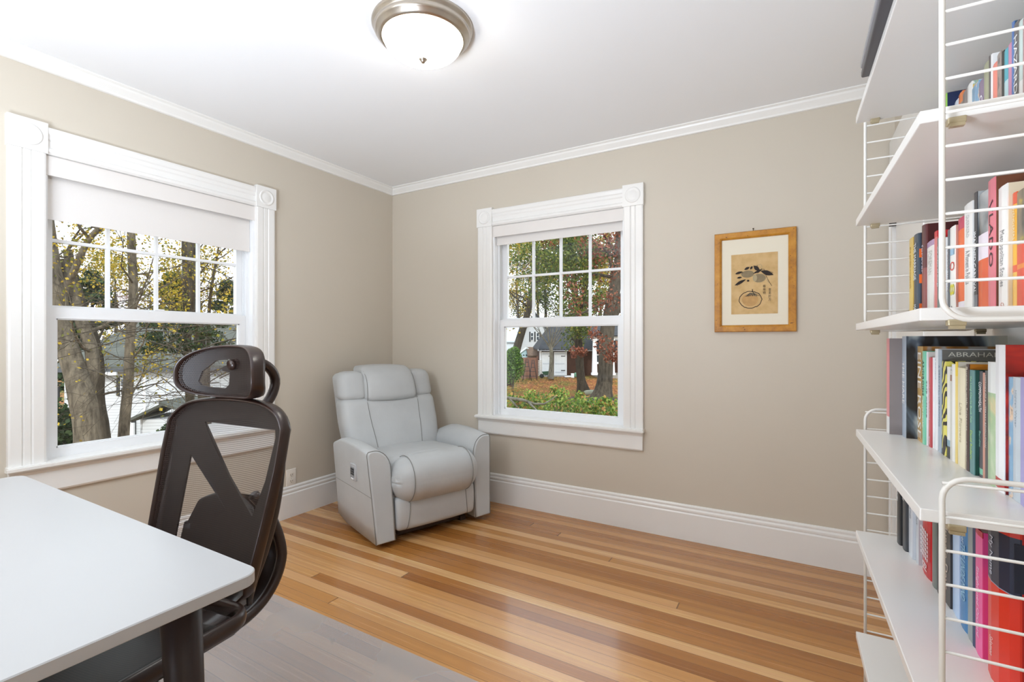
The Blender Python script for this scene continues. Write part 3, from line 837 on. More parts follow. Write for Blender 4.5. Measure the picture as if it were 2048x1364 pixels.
# ------------------------------------------------------------------ wall shelving
SHM = M('#e5e2dd', .3, spec=.5, var=.01)
STEEL = M('#dfdbd3', .35, spec=.5, var=.01)
CLIP = M('#b9ab8c', .35, metal=.5)
YN, YF = CAM.y+.882, CAM.y+1.5865          # shelf ends
XN, XF_ = CAM.x+.150, CAM.x+.137
SROT = math.atan2(XN-XF_, YF-YN)
SH = [1.7992, 1.5247, 1.2465, .9643, .6938, .4233]
SL = (YF-YN)/cos(SROT); SD = .270
names = ['top shelf of the wall shelving', 'second shelf from the top', 'third shelf from the top, at eye height', 'fourth shelf from the top, below eye height', 'second lowest shelf', 'lowest shelf']
for i, (z, nm) in enumerate(zip(SH, names)):
    y0 = 0 if i else -.83
    t = thing('wall_shelf', ['white %s, reaching closest to the ceiling', 'white %s, holding a row of small paperbacks', 'white %s, with red and orange books', 'white %s, with large art books', 'white %s, with a fat red book', 'bare white %s, near the floor'][i] % nm, 'shelf', (XN, YN, z), SROT, 'shelves of the white wall shelving')
    mb = MB(); mb.rbox((0, y0, -.018), (SD, SL, 0), .0015, n=2, k=1, smooth=False)
    mb.build('shelf_board', SHM, t)
    for yy in (SL-.012, .004):
        for xx in (.04, .245):
            mb = MB(); mb.rbox((xx-.010, yy-.006, -.026), (xx+.010, yy+.008, -.0165), .002, n=1, k=2); mb.box((xx-.008, yy-.0065, -.03), (xx+.008, yy+.002, -.0255))
            mb.build('shelf_clip', CLIP, t)
def ladder(x, y, z0, z1, r0, r1, label):
    t = thing('ladder_panel', label, 'shelf side panel', (CAM.x+x, CAM.y+y, z0), SROT, 'wire side panels of the shelving')
    rr = .03; H = z1-z0; D = .235; pts = []
    if z0 > .01:
        for cx, cz, a in ((D-rr, rr, 270), (D-rr, H-rr, 0), (rr, H-rr, 90), (rr, rr, 180)):
            for k in range(7):
                q = radians(a+15*k); pts.append((cx+rr*cos(q), 0, cz+rr*sin(q)))
        closed = True
    else:
        pts = [(D, 0, 0)] + [(D-rr+rr*cos(radians(15*k)), 0, H-rr+rr*sin(radians(15*k))) for k in range(7)] + [(rr-rr*sin(radians(15*k)), 0, H-rr+rr*cos(radians(15*k))) for k in range(7)] + [(0, 0, 0)]
        closed = False
    mb = MB(); mb.tube(pts, .0036, 10, closed=closed); mb.build('side_posts', STEEL, t)
    z = r0
    while z <= r1+1e-6:
        if True:
            mb = MB(); mb.tube([(0, 0, z-z0), (D, 0, z-z0)], .0021, 8); mb.build('rung', STEEL, t)
        z += .0457
ladder(.1705, .864, 1.2285, 1.845, 1.2809, 1.82, 'white wire ladder panel nearest the viewer, upper half of the shelving')
ladder(.161, 1.623, 1.2285, 1.845, 1.2809, 1.82, 'white wire ladder panel at the far end, upper half of the shelving')
ladder(.1705, .864, 0, 1.0158, .0477, 1.01, 'white wire ladder panel nearest the viewer, lower half down to the floor')
ladder(.161, 1.623, 0, 1.0158, .0477, 1.01, 'white wire ladder panel at the far end, lower half down to the floor')
o = thing('flat_case', 'dark grey flat case lying along the edge of the top shelf', 'case', (CAM.x+.127, CAM.y+1.36, 1.7997))
mb = MB(); mb.rbox((0, -.62, 0), (.2, 0, .016), .004, n=2, k=3); mb.build('case_base', M('#4a4a4f', .4), o)
mb = MB(); mb.rbox((.002, -.618, .016), (.2, -.002, .021), .002, n=2, k=2); mb.rbox((-.001, -.62, .021), (.2, 0, .036), .004, n=2, k=3); mb.build('case_lid', M('#8b8b8f', .4), o)
# ------------------------------------------------------------------ books
PAGES = M('#e9e2d2', .8, var=.05, vs=200)
def paintmat(name, stops, scale=6, stretch=(1, 1, 1), dist=1.5, rough=.3):
    t = NT(name); v = t.mapv(stretch); n = t.n('ShaderNodeTexNoise'); n.inputs['Scale'].default_value = scale; n.inputs['Detail'].default_value = 3; n.inputs['Distortion'].default_value = dist
    t.l(v, n.inputs['Vector']); p = t.pr(t.ramp(n.outputs[0], stops), rough, coat=.2); return t.done(p.outputs[0])
ART1 = paintmat('painted_fur_cover', [(.25, '#14100f'), (.42, '#1d1a1c'), (.5, '#56626f'), (.6, '#b8c3c4'), (.7, '#d8d4c6')], 5, (1, 1, .5), 2.5)
REDSILK = paintmat('red_draped_cover', [(.3, '#5a0806'), (.5, '#a81208'), (.7, '#d8331c')], 7, (1, 1, 2), 2)
TANPHOTO = paintmat('tan_patch_cover', [(.35, '#8c5a24'), (.5, '#a9753a'), (.55, '#a8a19a'), (.7, '#b3aeaa')], 18, (1, 1, .3), 0)
GREENPHOTO = paintmat('faded_green_photo', [(.3, '#c9d6b6'), (.5, '#a9c79a'), (.6, '#d9cfa0'), (.72, '#7a6a3a')], 16, (1, 1, 1), 1)
BWPHOTO = paintmat('grey_photo_cover', [(.3, '#2f3438'), (.45, '#7e868a'), (.6, '#b8bcbc'), (.7, '#e8e8e4')], 14, (1, 1, .7), 1)
ORPHOTO = paintmat('orange_photo_cover', [(.3, '#d8431f'), (.5, '#e8632a'), (.7, '#c8a040')], 12, (1, 1, .3), 1)
COLLAGE = paintmat('dark_yellow_photo', [(.3, '#3a3632'), (.48, '#6c645a'), (.6, '#8a7a5a'), (.66, '#c9b52a'), (.75, '#e0c83a')], 22, (1, 1, 1), .5)
PATT1 = paintmat('small_print_cover', [(.4, '#f0eeea'), (.5, '#8fb0a0'), (.58, '#e8c86a'), (.66, '#d87a6a')], 70, (1, 1, 1), 0)
PATT2 = paintmat('grey_brown_print', [(.4, '#8e8078'), (.55, '#a89a90'), (.65, '#6a5e5a')], 60, (1, 1, .6), 0)
PATT3 = paintmat('blue_print_cover', [(.4, '#7aa3c4'), (.55, '#86aecb'), (.64, '#e8c8a8'), (.72, '#2f4a66')], 40, (1, 1, 1), 0)
def zebra():
    t = NT('yellow_black_wave_print'); w = t.n('ShaderNodeTexWave'); w.inputs['Scale'].default_value = 22; w.inputs['Distortion'].default_value = 9; w.inputs['Detail'].default_value = 1; w.bands_direction = 'DIAGONAL'
    t.l(t.obj(), w.inputs['Vector']); p = t.pr(t.ramp(w.outputs[0], [(.45, '#161410'), (.55, '#e6dc6a')]), .35); return t.done(p.outputs[0])
ZEB = zebra()
def cm(c): return c if not isinstance(c, str) else M(c, .38, spec=.45, coat=.15, var=.04, vs=20)
SIDE = Matrix(((0, 0, -1, 0), (0, -1, 0, 0), (-1, 0, 0, 0), (0, 0, 0, 1)))   # text x -> -z, y -> -y, out -> -x
FRONT = Matrix(((1, 0, 0, 0), (0, 0, -1, 0), (0, 1, 0, 0), (0, 0, 0, 1)))
def rat(px):
    a = (px-1024)/FPX; v = FW+RT*a; return v.x, v.y
def book(label, zs, yf, px1, S, top, d, spine, cover, group, bands=(), text=(), ctext=(), rnd=0, h=None, pages_in=.004, extra=None, topc=None):
    vx, vy = rat(px1); t = S/vx; yn = t*vy
    th = yf-yn-.0006
    if h is None: h = CAM.z+(682-top)/FPX*t-zs
    d = min(d, .412-S); LASTH[0] = h
    root = thing('book', label, 'book', (CAM.x+S, CAM.y+yf-.0003, zs+.0002), 0, group)
    mats = [cm(spine), cm(cover)]; bt = .0022 if rnd else .0012
    bt = min(bt, th*.2)
    mb = MB(); k = 6 if rnd else 2; rb = min(rnd, th*.35) if rnd else min(.0012, th*.2)
    # spine outline, convex towards the room (-x)
    prof = []
    for i in range(k+1):
        a = pi/2*(-1+2*i/k); prof.append((.0+rb*(1-cos(a)), -th/2+th/2*sin(a)*-1))
    prof = [(x, y) for x, y in prof] 
    poly = prof + [(rb+bt, -th), (rb+bt, 0)]
    # bands along the height
    segs = []; z = 0
    bl = sorted([(b[0], b[1], b[2]) for b in bands])
    for z0, z1, c in bl:
        if z0 > z+1e-4: segs.append((z, z0, 0))
        mats.append(cm(c)); segs.append((z0, z1, len(mats)-1)); z = z1
    if z < 1-1e-4: segs.append((z, 1, 0))
    for z0, z1, mi in segs:
        mb.prism(poly, z0*h, z1*h, mi)
    mb.box((rb+bt, -bt, 0), (d, 0, h), 1); mb.box((rb+bt, -th, 0), (d, -th+bt, h), 1)
    mb.build('cover', mats, root, fix=False)
    pg = MB(); pg.box((rb+bt, -th+bt, pages_in*.5), (d-pages_in, -bt, h-pages_in)); pg.build('pages', PAGES, root)
    for tx, f0, fl, col, sz in text:
        text_mesh(tx, th*sz*1.25, M(col, .5, var=.01), root, Matrix.Translation((-.00025, -th/2, h*(1-f0))) @ SIDE, 'spine_lettering', maxlen=h*fl)
    for tx, x, zf, size, col, ml in ctext:
        text_mesh(tx, size, M(col, .5, var=.01), root, Matrix.Translation((x, -th-.0003, h*zf)) @ FRONT, 'cover_lettering', maxlen=ml)
    if extra: extra(root, th, h, d)
    return yn
def yof(px, S):
    vx, vy = rat(px); return S/vx*vy
G2 = 'paperbacks on the second shelf from the top'; G3 = 'books on the eye-level shelf'; G4 = 'books on the shelf of art books'; G5 = 'books on the second lowest shelf'
def tabs(root, th, h, d):
    mb = MB()
    for f in (.72, .43, .10): mb.box((.004, -th-.0004, f*h), (.012, -th, (f+.10)*h))
    mb.build('orange_tab', M('#f0702a', .5), root)['label'] = 'small orange sticky tabs'
DBG = False; LASTH = [0]
def row(zs, S0, px0, rows, group, sc=1, frac=None):
    rows = [r[:2]+(r[2]*sc,)+r[3:] for r in rows]; S0 *= sc
    y = yof(px0, S0); prev = px0
    for r in rows:
        lab, px1, S, top, d, sp, cv = r[:7]; kw = r[7] if len(r) > 7 else {}
        kw = dict(kw); p0 = kw.pop('p0', None) or prev
        if p0: a_, b_ = rat(p0); S = y*a_/b_
        full = px1; fr_ = frac(px1) if frac and 'p0' not in (r[7] if len(r) > 7 else {}) else 1; st_ = p0 or prev
        px1 = st_+(px1-st_)*fr_
        y2 = book(lab, zs, y, px1, S, top, d, sp, cv, group, **kw)
        if DBG: print('BOOK', lab[:30], round(S, 3), 'th', round(y-y2, 4), 'y', round(y2, 3), 'h', round(LASTH[0], 3), len(lab.split()))
        y = y2; prev = full
def fingers(root, th, h, d):
    for k, (x, z) in enumerate(((.040, .19), (.034, .11), (.038, .04))):
        mb = MB(); pts = []
        poly = [(x+.10*i/10, z*h*1.0+.012-.0+.010*sin(pi*min(1, .15+i/8))) for i in range(11)] + [(x+.10*i/10, z*h-.004-.006*sin(pi*min(1, .15+i/8))) for i in range(10, -1, -1)]
        mb.add([(a, -th-.0004, b) for a, b in poly], [list(range(len(poly)))]); mb.build('painted_finger', M('#a8481c', .4), root)
row(SH[3], .2067, 1771.9, [
 ('grey-covered book with thin pink spine, at far end of the art book row', 1776.6, .200, 677, .19, '#d98a8c', '#8a807e', {'bands': [(.0, .18, '#e0dedd')], 'ctext': [('B', .035, .17, .018, '#c9c2bd', .010)], 'pages_in': .012}),
 ('large tall book with pale fur and orange fingertips painted on its dark cover', 1810.1, .240, 672.5, .22, '#aebbc9', ART1, {'p0': 1803.1, 'text': [('THE HARE', .25, .42, '#f4f4f4', .7)], 'ctext': [('BREE', .028, .83, .016, '#d8d2c6', .05), ('La', .028, .75, .012, '#d8d2c6', .012), ('or', .03, .69, .009, '#d8d2c6', .008)], 'extra': fingers}),
 ('tan spine with chunky white letters beside the fur-covered art book', 1843.5, .2640, 693, .2, '#c8a468', TANPHOTO, {'p0': 1833.7, 'text': [('EINE ROSE', .05, .9, '#f3efe6', .8)]}),
 ('mint green paperback spine with dark letters, beside the tan spine', 1851.9, .268, 702.5, .13, '#86d4b4', '#86d4b4', {'text': [('ANDROIDS', .1, .38, '#2f4a48', .75), ('OOST HEARD', .52, .3, '#f4f4ea', .5)]}),
 ('thin white paperback spine between the mint spine and the red spine', 1856.6, .272, 704, .13, '#e8e6ea', '#d9d4cc', {'text': [('THE CODE', .3, .4, '#5a5a60', .6)]}),
 ('narrow crimson paperback spine between two white spines', 1864.4, .276, 715, .13, '#c8545a', '#c8545a', {'text': [('THE INVENTION OF EVERYTHING', .3, .4, '#f0dcdc', .4), ('PENGUIN', .88, .09, '#f4e8e8', .5)]}),
 ('slim white paperback directly right of the crimson spine', 1868.6, .279, 715, .13, '#eeeef0', '#eeeef0'),
 ('tall pure white spine left of the pale blue spine', 1875, .280, 698, .2, '#f2f3f5', '#f2f3f5', {'text': [('a thousand', .1, .2, '#b8bcc4', .3)]}),
 ('tall pale blue spine of the grey book with capital letters across its cover', 1882.5, .281, 700, .21, '#a9b8c6', '#6d6c66', {'text': [('A GREAT STILL LIFE PAINTING', .15, .6, '#75879a', .4)], 'ctext': [('ABRAHAM', .012, .955, .0135, '#c9c6b8', .082)]}),
 ('book with a yellow and black wavy zebra-like spine', 1892.3, .2835, 723, .16, ZEB, ZEB),
 ('white spine with a black and blue foot, right of the zebra-like spine', 1899, .2845, 734, .12, '#ecebe4', '#e2e0d8', {'bands': [(0, .13, '#2c3236'), (.13, .2, '#86a8b8')]}),
 ('thin grey paperback with a brown patch near its head', 1902, .285, 741, .12, '#cfccc2', '#d8d4ca', {'bands': [(.88, .95, '#9a7460')]}),
 ('glossy white spine left of the yellow-headed spine', 1909, .285, 729, .13, '#f3f2ee', '#f3f2ee'),
 ('thin yellow spine beside the wide cream spine', 1914, .2855, 724, .14, '#ecd27e', '#cfc8b8', {'bands': [(.86, 1, '#eccb3c')]}),
 ('wide cream spine with faint handwriting, in the middle of the art book row', 1930.7, .2865, 737, .13, '#f1e8c9', '#e6ddc0', {'text': [('Like Flowers', .35, .4, '#c9bfa2', .4)]}),
 ('dark brown spine with pale typed letters, left of the teal spine', 1937.5, .287, 729, .14, '#4a3530', '#b8731e', {'text': [('Running with Scissors', .02, .6, '#cfc4b4', .7), ('A MEMOIR', .72, .2, '#a89a90', .4)]}),
 ('teal spine with light green letters, edge of a dark green paperback', 1948.9, .287, 741, .14, '#5d8f90', '#1c4a42', {'text': [('the Long Charlie Book Tale', .06, .45, '#a9d8b0', .45), ('David Roderic', .58, .28, '#b8d86a', .5)]}),
 ('charcoal spine with bold white letters and a mint square at its foot', 1963.6, .296, 743, .12, '#4a4a50', '#3a3a40', {'p0': 1956.5, 'bands': [(.03, .085, '#7ec4a8')], 'text': [('COMMONWEALTH', .1, .28, '#f2f2f2', .9), ('Bandits', .56, .15, '#7fae9e', .6)]}),
 ('narrow salmon pink spine right of the charcoal spine', 1968.2, .297, 746, .12, '#c99482', '#b98270'),
 ('dark grey spine with small light letters, left of the green photo spine', 1973.9, .297, 742, .14, '#55524f', '#5e5b58', {'text': [('HISTORY OF A LITERARY REVOLUTION', .04, .65, '#c9c6c0', .55)]}),
 ('spine with a faded green landscape photo and white head', 1989.1, .300, 725, .15, GREENPHOTO, '#e6e4dc', {'bands': [(.75, 1, '#e9ebe8')]}),
 ('thick bright white spine of the tall book with a red draped cover', 2006.8, .2925, 690, .2, '#f2f2f3', REDSILK, {'bands': [(.02, .09, '#c02a26')]}),
 ('white and blue patterned spine in front of the red draped cover', 2023.9, .3000, 755, .13, PATT3, '#e8ecee', {'p0': 2014.8}),
 ('pale blue-grey spine beside the lavender spine', 2038.6, .3010, 756, .13, '#c3cdd4', '#e8eaec', {'text': [('Hidden Water', .1, .3, '#a8b2ba', .3)]}),
 ('lavender purple spine at the right edge of the art book row', 2058, .3015, 757, .13, '#a8a0d4', '#a8a0d4'),
 ('warm white spine nearest the viewer in the art book row', 2060, .3020, 757, .13, '#e6dfd0', '#e6dfd0'),
], G4, .97, lambda p: .5 if 1845 < p < 1870 else (.85 if 1870 < p < 1950 else 1))

row(SH[2], .246, 1817.4, [
 ('thin yellow spine at the far end of the eye-level book row', 1824.5, .253, 474, .13, '#e3c46c', '#d9a94a', {'text': [('the golden notebook', .1, .5, '#b89440', .5)]}),
 ('dark navy spine with white capitals and orange sticky tabs', 1834, .254, 466, .14, '#34414f', '#3a2c2c', {'p0': 1825, 'text': [('THE MARRIAGE', .1, .42, '#e8ecf0', .62), ('MADDUX', .80, .2, '#e8ecf0', .62)], 'rnd': .006, 'extra': tabs}),
 ('glossy dark maroon spine of the tall maroon book', 1848.5, .256, 448, .2, '#5a2224', '#4a1a1a', {'p0': 1841, 'bands': [(.1, .55, '#8a4a46')], 'text': [('forever', .2, .3, '#c9c0cc', .5)], 'rnd': .006}),
 ('white spine with a lilac head, right of the maroon book', 1865.5, .258, 478, .13, '#ecebe6', '#ecebe6', {'p0': 1853, 'bands': [(.93, 1, '#b295b8')], 'text': [('FOREMAN', .12, .3, '#c9c6be', .6)]}),
 ('salmon red spine with a bright red head behind the wire upright', 1873, .258, 461, .14, '#d97a78', '#c9242c', {'p0': 1867.2, 'bands': [(.93, 1, '#cc2630')]}),
 ('thin grey-green spine beside the salmon red spine', 1878, .259, 475, .13, '#6d7a78', '#6d7a78', {'text': [('the shape of things', .1, .5, '#c9cfcc', .5)]}),
 ('white spine hidden mostly behind the near wire upright', 1887, .260, 475, .13, '#efeeea', '#efeeea'),
 ('thin dark grey spine left of the spine with coloured figures', 1898, .261, 459, .14, '#5a6068', '#6a6a6c', {'p0': 1893.7, 'text': [('AMERICAN WRITING', .2, .5, '#9a8a88', .6)]}),
 ('white spine with a red ring, a yellow figure and a black 4', 1909, .262, 450, .15, '#f0efe9', '#b98a7a', {'p0': 1898.7, 'text': [('1', .1, .07, '#9ac0d8', .8), ('O', .38, .10, '#d84a40', .9), ('8', .62, .13, '#dcd23a', .9), ('4', .87, .10, '#2c2a28', .9)]}),
 ('orange spine with a magenta head in the eye-level row', 1927, .263, 431, .14, '#ea6a32', '#b32850', {'p0': 1915, 'bands': [(0, .15, '#e9e4ea'), (.88, 1, '#c2355a')]}),
 ('thick plain white spine right of the orange spine', 1943, .264, 401, .15, '#f1f0ec', '#f1f0ec', {'text': [('A Moment in Politics', .42, .3, '#8a8a8a', .6), ('GUERRERO', .1, .2, '#c9c9c6', .4)]}),
 ('dark spine with white vertical capitals and a grey portrait cover', 1952.5, .265, 383, .16, '#3a3a3c', BWPHOTO, {'p0': 1946, 'bands': [(.0, .16, '#6a6e74')], 'text': [('IMAGINED CARNIVAL', .32, .5, '#eeeeee', .8)]}),
 ('orange paperback with a pale half, standing before the portrait cover', 1974.5, .270, 378, .13, ORPHOTO, ORPHOTO, {'p0': 1955, 'bands': [(.45, .66, '#e9dfe8'), (.66, 1, BWPHOTO)]}),
 ('pink spine with large black letters', 1988.5, .272, 353, .17, '#e07a86', '#6a3a22', {'text': [('VLADO', .16, .5, '#3a2c30', .55)]}),
 ('thick white spine of the book with a cream cover', 2013, .274, 366, .15, '#f3f1ec', '#e2d3b8', {'p0': 1995, 'text': [('Metropolitan Stories', .35, .45, '#9a9a98', .5), ('G', .93, .03, '#d8a090', .4)]}),
 ('yellow spine with a red and orange head', 2031.7, .280, 383, .13, '#e8b44a', '#e8b44a', {'p0': 2023, 'bands': [(.38, .9, '#eeb02c'), (.9, 1, '#e2562c'), (.32, .38, '#e0552a')], 'text': [('WENDERERS', .12, .28, '#f4e6c0', .5)]}),
 ('red-footed book with dark and yellow photo head, last in the eye-level row', 2056, .281, 370, .14, '#e0503a', '#d8623a', {'bands': [(.55, 1, COLLAGE), (.34, .38, '#e88a3a')]}),
], G3)
row(SH[1], .300, 1889.7, [
 ('navy covered paperback with a green edge, first in the small paperback row', 1892.2, .300, 186, .13, '#9ccf5a', '#1f2c50'),
 ('pale booklet with a red dot leaning by the navy cover', 1916, .300, 196, .12, '#dde2ea', '#dde2ea', {'p0': 1908, 'bands': [(.7, .8, '#d8553a')]}),
 ('grey-brown spine with an orange head in the small paperback row', 1924, .300, 181, .12, PATT2, '#e8854a', {'bands': [(.9, 1, '#e8854a')]}),
 ('taupe spine with small pale letters, left of the speckled white spine', 1933.6, .300, 176, .12, '#8e827c', '#9a8c84', {'text': [('PANTHER', .3, .5, '#d8d0c8', .6)]}),
 ('speckled white spine in the small paperback row', 1942.6, .300, 162, .12, '#f0eee8', PATT1, {'text': [('Rumi', .3, .3, '#c9c4b4', .5)]}),
 ('sky blue printed spine left of the mauve spine', 1956.5, .300, 160, .12, PATT3, PATT3),
 ('mauve spine with slanted white letters', 1966.2, .300, 155, .12, '#8d7a90', PATT1, {'text': [('CARL OLSEN', .15, .7, '#f4f0f4', .8)]}),
 ('olive and beige patterned spine', 1975.9, .300, 120, .12, '#a8a88a', PATT2, {'bands': [(.2, .6, '#a3b37a')]}),
 ('slim dark grey spine left of the thin white spine', 1980, .300, 110, .12, '#6a625e', '#6a625e'),
 ('thin white spine left of the coral spine', 1983.8, .300, 107, .12, '#eceae8', '#eceae8'),
 ('coral pink spine in the small paperback row', 1992.6, .300, 122, .12, '#ee8e7c', '#b8a898'),
 ('sand-coloured spine right of the coral spine', 2001.4, .300, 101, .12, PATT2, '#b8a898'),
 ('black-headed spine with a rust red foot', 2006.6, .300, 100, .12, '#3a3a36', '#2f302c', {'bands': [(0, .5, '#7a3a30')]}),
 ('turquoise spine with pale blotches', 2014.6, .300, 94, .12, '#58aab8', '#58aab8', {'bands': [(.45, .7, '#b8d4d8')]}),
 ('pink lilac spine left of the tall dark blue spine', 2021.6, .300, 84, .12, '#c48aa4', '#c48aa4', {'bands': [(.1, .3, '#dd7a92')]}),
 ('tall dark blue spine rising above its neighbours', 2026, .300, 42, .12, '#5a78ac', '#1f4668'),
 ('grey spine with heavy slanted white letters', 2035.7, .300, 39, .12, '#6f6a68', '#8a8884', {'text': [('HAZARD SOUL', .1, .8, '#efece8', .8)]}),
 ('pale green-white spine right of the grey lettered spine', 2043.6, .300, 37, .12, '#c4d2cc', '#d8dcd8', {'bands': [(.2, .5, '#e4e2de')]}),
 ('dusty rose spine, last visible in the small paperback row', 2056, .300, 23, .12, '#b88a8a', '#b88a8a'),
], G2)
def dots(root, th, h, d):
    mb = MB()
    for r in range(7):
        for c in range(5):
            R_ = .0025*(1-.1*abs(c-2))*th/.045
            T = Matrix.Translation((-.0006, -th*(.16+.17*c), h*(.16+.037*r))) @ Matrix.Rotation(-pi/2, 4, 'Y')
            mb.lathe([(R_, 0), (0, .0003)], 12, T=T)
    mb.build('white_dots', M('#f2eeee', .4), root)['kind'] = 'stuff'
def navylabel(root, th, h, d):
    mb = MB(); mb.box((.012, -th-.0006, h*.62), (d-.002, -th+.001, h*.90)); mb.build('cover_label', M('#1a2236', .35), root)
row(SH[4], .225, 1792.3, [
 ('black spine with white letters, first in the lowest book row', 1797.5, .228, 960, .15, '#2e3032', '#2e3032', {'h': .25, 'text': [('Schewarz', .02, .55, '#e8e8e8', .7)], 'rnd': .004}),
 ('charcoal spine with small white letters, second from the black spine', 1809, .234, 960, .15, '#3e4145', '#3e4145', {'p0': 1803.2, 'h': .25, 'text': [('of Muhammad', .02, .5, '#dcdcdc', .55)], 'rnd': .004}),
 ('pale blue-grey spine next to the charcoal spine', 1824, .236, 960, .14, '#ced3da', '#ced3da', {'p0': 1816.2, 'h': .25, 'text': [('A THOUSAND DAYS OF WEATHER', .1, .55, '#a0a6ae', .35)]}),
 ('light grey-white narrow spine left of the red dotted spine', 1836, .236, 960, .14, '#c4c8cd', '#c4c8cd', {'p0': 1830.5, 'h': .25, 'text': [('CONVERSATIONS', .15, .5, '#8f959c', .5)]}),
 ('red spine with a grid of white dots', 1858, .238, 960, .15, '#b8141c', '#b8141c', {'p0': 1840, 'h': .245, 'bands': [], 'text': [('VIII', .05, .14, '#e8dcdc', .7), ('BI', .89, .06, '#e8dcdc', .5)], 'rnd': .008, 'extra': dots}),
 ('grey-green mottled spine right of the red dotted spine', 1870, .2425, 960, .15, '#6a706a', '#5a5e5a', {'p0': 1861.5, 'h': .25, 'text': [('Lines from the Gale', .05, .4, '#a9b0a8', .5)], 'rnd': .005}),
 ('narrow black spine behind the near wire upright', 1879, .243, 960, .15, '#26262a', '#26262a', {'p0': 1872.5, 'h': .25}),
 ('black spine with a white head and slanted letters', 1899, .2445, 960, .15, '#33302f', '#33302f', {'p0': 1885, 'h': .245, 'bands': [(.74, 1, '#e8e8e6')], 'text': [('Jungle Days', .4, .5, '#c9b8a8', .5)]}),
 ('light sky blue spine right of the white-headed spine', 1917.5, .245, 960, .15, '#b4cbe8', '#b4cbe8', {'p0': 1903.8, 'h': .25}),
 ('strong blue spine with pale letters in the lowest book row', 1933.7, .2455, 960, .15, '#2f76ac', '#2f76ac', {'h': .25, 'text': [('Rudolf Steiner', .1, .3, '#c9dcec', .4), ('THE LINDE MIND', .4, .4, '#9cc4d8', .6)], 'rnd': .004}),
 ('grey weathered spine right of the strong blue spine', 1943, .246, 960, .15, '#8c9494', '#8c9494', {'h': .25}),
 ('thin navy spine left of the hot pink spine', 1949, .246, 960, .15, '#23305a', '#23305a', {'h': .25}),
 ('hot pink spine with small white letters', 1963, .2465, 1066, .14, '#e85898', '#e04a8c', {'text': [('Enlightened Orchard', .3, .55, '#f6c4dc', .4)], 'bands': [(.955, 1, '#b80a34')]}),
 ('fat red book with a navy band around its upper half', 2005, .247, 1062, .16, '#d8321e', '#b00d0a', {'p0': 1962, 'h': .2446, 'bands': [(.60, .93, '#232a40'), (.595, .6, '#8ea0b8')], 'text': [('My Name', .12, .24, '#c9ccd8', .16), ('Salomon', .74, .12, '#f0c8c0', .16)], 'rnd': .018, 'extra': navylabel}),
], G5, .97)
# ------------------------------------------------------------------ outdoors
GZ = -1.95
def grassmat():
    t = NT('leaf_strewn_lawn'); n = t.noise(.35, detail=6, rough=.65); n2 = t.noise(9, detail=4, rough=.7)
    g = t.ramp(n2, [(.3, '#4a4a22'), (.5, '#6d6a34'), (.7, '#84803f')])
    b = t.ramp(n2, [(.3, '#5a3a22'), (.5, '#8f5f3c'), (.65, '#b07a4e'), (.75, '#c08a4a')])
    c = t.mix(t.ramp(n, [(.42, '#000000'), (.56, '#ffffff')]), g, b)
    p = t.pr(c, .9, spec=.1); t.bump(n2, p, .6, .05); return t.done(p.outputs[0])
def bark(c0, c1, sc=9):
    t = NT('tree_bark'); n = t.noise(sc, t.mapv((1, 1, .25)), 5, .7)
    p = t.pr(t.ramp(n, [(.3, c0), (.7, c1)]), .9, spec=.15); t.bump(n, p, .7, .03); return t.done(p.outputs[0])
BK_G = bark('#4a463e', '#8f8a7a'); BK_D = bark('#1e1a16', '#4a4238'); BK_B = bark('#2c2721', '#5e564a'); BK_T = bark('#3a342c', '#837969', 11)
def leafmat(name, cols):
    t = NT(name); g = t.n('ShaderNodeNewGeometry')
    c = t.ramp(g.outputs['Random Per Island'], [(i/(len(cols)), k) for i, k in enumerate(cols)], 'CONSTANT')
    p = t.pr(c, .6, spec=.25)
    tr = t.n('ShaderNodeBsdfTranslucent'); t.l(c, tr.inputs[0]); m = t.n('ShaderNodeMixShader'); m.inputs[0].default_value = .35
    t.l(p.outputs[0], m.inputs[1]); t.l(tr.outputs[0], m.inputs[2]); return t.done(m.outputs[0])
LF_Y = leafmat('yellow_autumn_leaves', ['#9a8a2c', '#b39a34', '#7c7828', '#8f7628', '#c2a63a', '#66682a'])
LF_YG = leafmat('yellow_green_leaves', ['#66762e', '#78863a', '#4c5e2a', '#8c8a3a', '#5a6c32', '#3e5224'])
LF_R = leafmat('rust_red_leaves', ['#6a3826', '#7e4430', '#935640', '#58301f', '#9c6650'])
LF_C = leafmat('dark_conifer_needles', ['#26381f', '#304526', '#3c5230', '#1f2f1c', '#4a5c3a'])
LF_J = leafmat('juniper_tips', ['#8aa046', '#74903c', '#5c7834', '#a0ac58', '#b88c54', '#4c6630'])
LF_A = leafmat('arborvitae_fans', ['#4f7030', '#5f8238', '#3f5c28', '#6f8f40'])
LF_B = leafmat('purple_brown_twigs', ['#7a665e', '#8c746a', '#94807a', '#6a5850'])
def leafquads(mb, centers, n, rad, size, rng, flat=1.0, droop=0):
    for _ in range(n):
        c, r = centers[rng.randrange(len(centers))]
        r *= rad
        while True:
            d = V((rng.uniform(-1, 1), rng.uniform(-1, 1), rng.uniform(-1, 1)))
            if d.length <= 1: break
        p = c+V((d.x*r, d.y*r, d.z*r*flat))
        a = V((rng.gauss(0, 1), rng.gauss(0, 1), rng.gauss(0, 1)-droop)).normalized(); b = a.cross(V((rng.gauss(0, 1), rng.gauss(0, 1), rng.gauss(0, 1)))).normalized()
        s = size*rng.uniform(.6, 1.3)
        mb.add([p-a*s*.5, p+b*s*.35, p+a*s*.5, p-b*s*.35], [(0, 1, 2, 3)])
